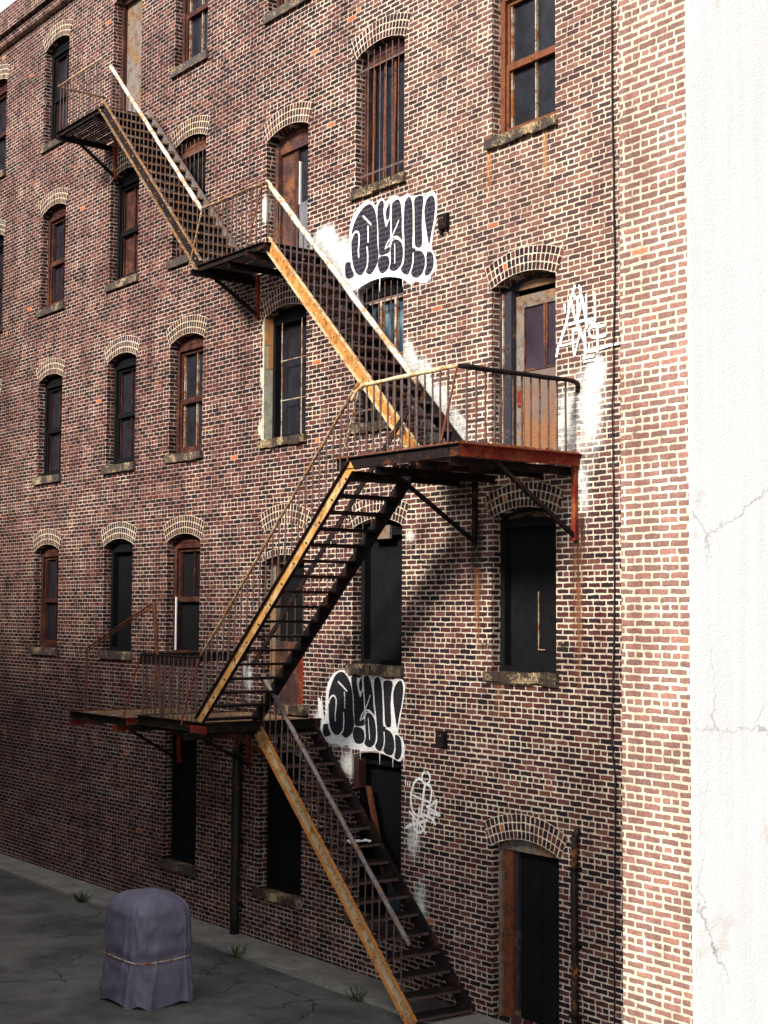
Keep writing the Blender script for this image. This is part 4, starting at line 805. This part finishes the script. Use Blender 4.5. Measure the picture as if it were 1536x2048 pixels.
def wall_box(x, z, lb, ears):
    m = MB(); m.box(x-.085, x+.085, -.07, 0, z-.10, z+.10, .004)
    if ears: m.box(x-.075, x-.04, -.05, 0, z-.17, z-.10, .004); m.box(x+.04, x+.07, -.05, 0, z-.15, z-.10, .004)
    o = m.build('junction_box', 'iron'); tag(o, lb, 'junction box')
    m = MB(); m.box(x-.06, x+.06, -.078, -.07, z-.07, z+.07); m.build('cover', 'iron', o)
    for dx in (-.02, .03): m = MB(); m.tube([(x+dx, -.078, z+.04), (x+dx, -.088, z+.04)], .008, 6); m.build('screw', 'muntin', o)
wall_box(-15.51, 5.28, 'small dark iron box on bare brick right of the upper lettering', True)
wall_box(-15.52, -1.65, 'small black iron box on bare brick right of the lower lettering', False)
# paper scrap on a tread
m = MB(); n = 8; vs = []; fs = []
for i in range(n+1):
    y = -.62+.40*i/n; zc = -3.155+.012+random.uniform(0, .03)+(.03 if i == 0 else 0)
    vs += [(-16.80+random.uniform(-.01, .01), y, zc), (-16.98+random.uniform(-.01, .01), y+.01, zc+random.uniform(-.008, .01))]
    if i: fs.append((2*i-2, 2*i-1, 2*i+1, 2*i))
vs += [(a, b, c-.006) for a, b, c in vs]; fs += [tuple(k+2*n+2 for k in f[::-1]) for f in fs]
m.add(vs, fs); tag(m.build('paper_scrap', 'paper'), 'crumpled white paper lying on a tread of the lowest flight', 'litter')
# ---------------------------------------------------------------- side wing on the right
W = thing('side_wing', 'bright sunlit projecting wing of paler brick with a white rendered side', 'building', (-7.8, -2.7, GZ))
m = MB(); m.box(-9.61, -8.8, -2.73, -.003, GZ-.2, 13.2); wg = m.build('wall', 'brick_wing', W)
m = MB(); m.box(-8.8, -8.77, -2.727, 9, GZ-.2, 13.2); m.build('side_render', 'stucco', W, 'white rendered side wall at the far right')
m = MB(); m.tube([(-8.70, -1.2, GZ), (-8.70, -1.2, 13.2)], .05, 10, .003, 12); m.build('downpipe', 'chrome', W)
m = MB(); m.box(-9.66, -8.72, -2.78, .0, 13.2, 13.32); m.build('coping', 'sill', W)

# ---------------------------------------------------------------- foot of the wall
m = MB(); m.box(X0, -9.62, -.75, -.003, GZ-.1, GZ+.05, .0); struct(m.build('path', 'apron'))
for k, (x, n_) in enumerate(((-24.6, 16), (-21.6, 12), (-19.4, 9), (-16.3, 10))):
    m = MB()
    for i in range(n_*3):
        a_ = random.uniform(0, 6.28); r_ = random.uniform(0, .12); l = random.uniform(.06, .22); bx, by = x+r_*math.cos(a_), -.80+r_*math.sin(a_)*.6
        tx, ty = bx+math.cos(a_)*l*.6, by+math.sin(a_)*l*.6; w_ = .012
        m.add([(bx-w_, by, GZ), (bx+w_, by, GZ), (tx+w_, ty, GZ+l*.8), (tx*1.0, ty-.02, GZ+l*.9), (tx-w_, ty, GZ+l*.8)], [(0, 1, 2, 3, 4)])
    tag(m.build('weed', 'weed'), ('leafy weed at the foot of the wall, farthest left', 'leafy weed below the left blacked out window', 'small weed below the right blacked out window', 'small weed near the foot of the lowest stair flight')[k], 'plant')

# ---------------------------------------------------------------- sheeted pile, lower left
M['cover'] = plain('grey violet tarpaulin', (.13, .118, .165), .6, .22, 3, .35, bumpd=.006)
def sheeted_pile(cx, cy, hw, hd, ht):
    from mathutils import noise as nz
    C_ = thing('covered_pile', 'pile under a roped grey violet tarpaulin at the lower left', 'tarpaulin', (cx, cy, GZ))
    nt, nz_ = 180, 60; vs = []; fs = []
    for i in range(nz_+1):
        t = i/nz_                                     # 0 hem .. 1 crown
        if t < .6: k = t/.6; zz = ht*.80*k; sc_ = 1.0-.06*k
        else: k = (t-.6)/.4; a_ = k*math.pi/2; zz = ht*(.80+.20*math.sin(a_)); sc_ = .94*max(.0, math.cos(a_))**.8
        for j in range(nt):
            th = 2*math.pi*j/nt; c, s_ = math.cos(th), math.sin(th)
            x = math.copysign(abs(c)**.55, c)*hw; y = math.copysign(abs(s_)**.55, s_)*hd
            drop = max(0, 1-zz/(ht*.85)); ph = 2.2*nz.noise(Vector((c*1.3, s_*1.3, zz*.5)))
            fold = (1-abs(math.sin(th*5.5+ph*2)))**2*.11*drop**.8-.02*drop
            tie_ = -.05*math.exp(-((zz-ht*.42)/.07)**2)
            wr = abs(nz.noise(Vector((c*3.1, s_*3.1, zz*4.2))))*-.06+nz.noise(Vector((c*9, s_*9, zz*9)))*.012
            q = sc_*(1+fold+tie_+wr)
            vs.append((cx+x*q, cy+y*q, GZ+.015+zz+nz.noise(Vector((x*4, y*4, 3)))*.02*t+.03*(1-t)*math.sin(th*7)))
            if i: a0 = (i-1)*nt; j2 = (j+1) % nt; fs.append((a0+j, a0+j2, a0+nt+j2, a0+nt+j))
    fs.append(tuple(nz_*nt+k for k in range(nt)))
    m = MB(); m.add(vs, fs); m.build('cover', 'cover', C_, smooth=True)
    z = GZ+ht*.42; m = MB(); m.tube([(cx+math.copysign(abs(math.cos(a))**.55, math.cos(a))*hw*.955, cy+math.copysign(abs(math.sin(a))**.55, math.sin(a))*hd*.955, z+.012*math.sin(3*a)) for a in [2*math.pi*k/60 for k in range(61)]], .011, 6)
    m.build('rope', 'muntin', C_)
sheeted_pile(-18.05, -2.98, .56, .50, 1.40)

# ---------------------------------------------------------------- unseen building added behind the camera, shaped to shade the lower left
O = thing('opposite_shade_block', 'unseen plain dark brick building added behind the viewer to shade the lower left', 'building', (-38, -18, GZ))
m = MB(); m.box(-70, -17.5, -24, -14.5, GZ-.1, 9.9); m.box(-17.5, -8.6, -23, -14.6, GZ-.1, 8.3); m.build('wall', 'brick_dark', O)
m = MB(); m.box(-70.1, -17.4, -24.1, -14.4, 9.9, 10.05); m.box(-17.39, -8.5, -23.1, -14.5, 8.3, 8.4); m.build('roof', 'roofing', O)
for i in range(9):
    for z in (-3.6, .1, 3.8): m = MB(); m.box(-58+i*4.3, -56.6+i*4.3, -14.5, -14.46, z, z+2.2); m.build('window', 'glass', O)

m = MB(); m.box(-62, -27, -36, -24.2, GZ-.1, 24); m.build('rear_shade_block', 'brick_dark', O)  # unseen tall block added to cut sky light on the lower left

S_ = thing('low_shade_block', 'unseen flat roofed shed outside the left edge of the view', 'blocker', (-26, -11, GZ))  # unseen low block added to hide low sky from the lower left wall
m = MB(); m.box(-32, -20, -14.3, -8.2, GZ-.1, -.9); m.build('wall', 'brick_dark', S_); m = MB(); m.box(-32.1, -19.9, -14.35, -8.1, -.9, -.8); m.build('roof', 'roofing', S_)
L_ = thing('left_shade_block', 'unseen tall brick block added beyond the left edge to cut sky light', 'building', (-36, -7, GZ))  # unseen block added to keep the left sky off the wall
m = MB(); m.box(-41, -32.5, -14.3, -.3, GZ-.1, 12); m.build('wall', 'brick_dark', L_); m = MB(); m.box(-41.1, -32.4, -14.35, -.25, 12, 12.1); m.build('roof', 'roofing', L_)
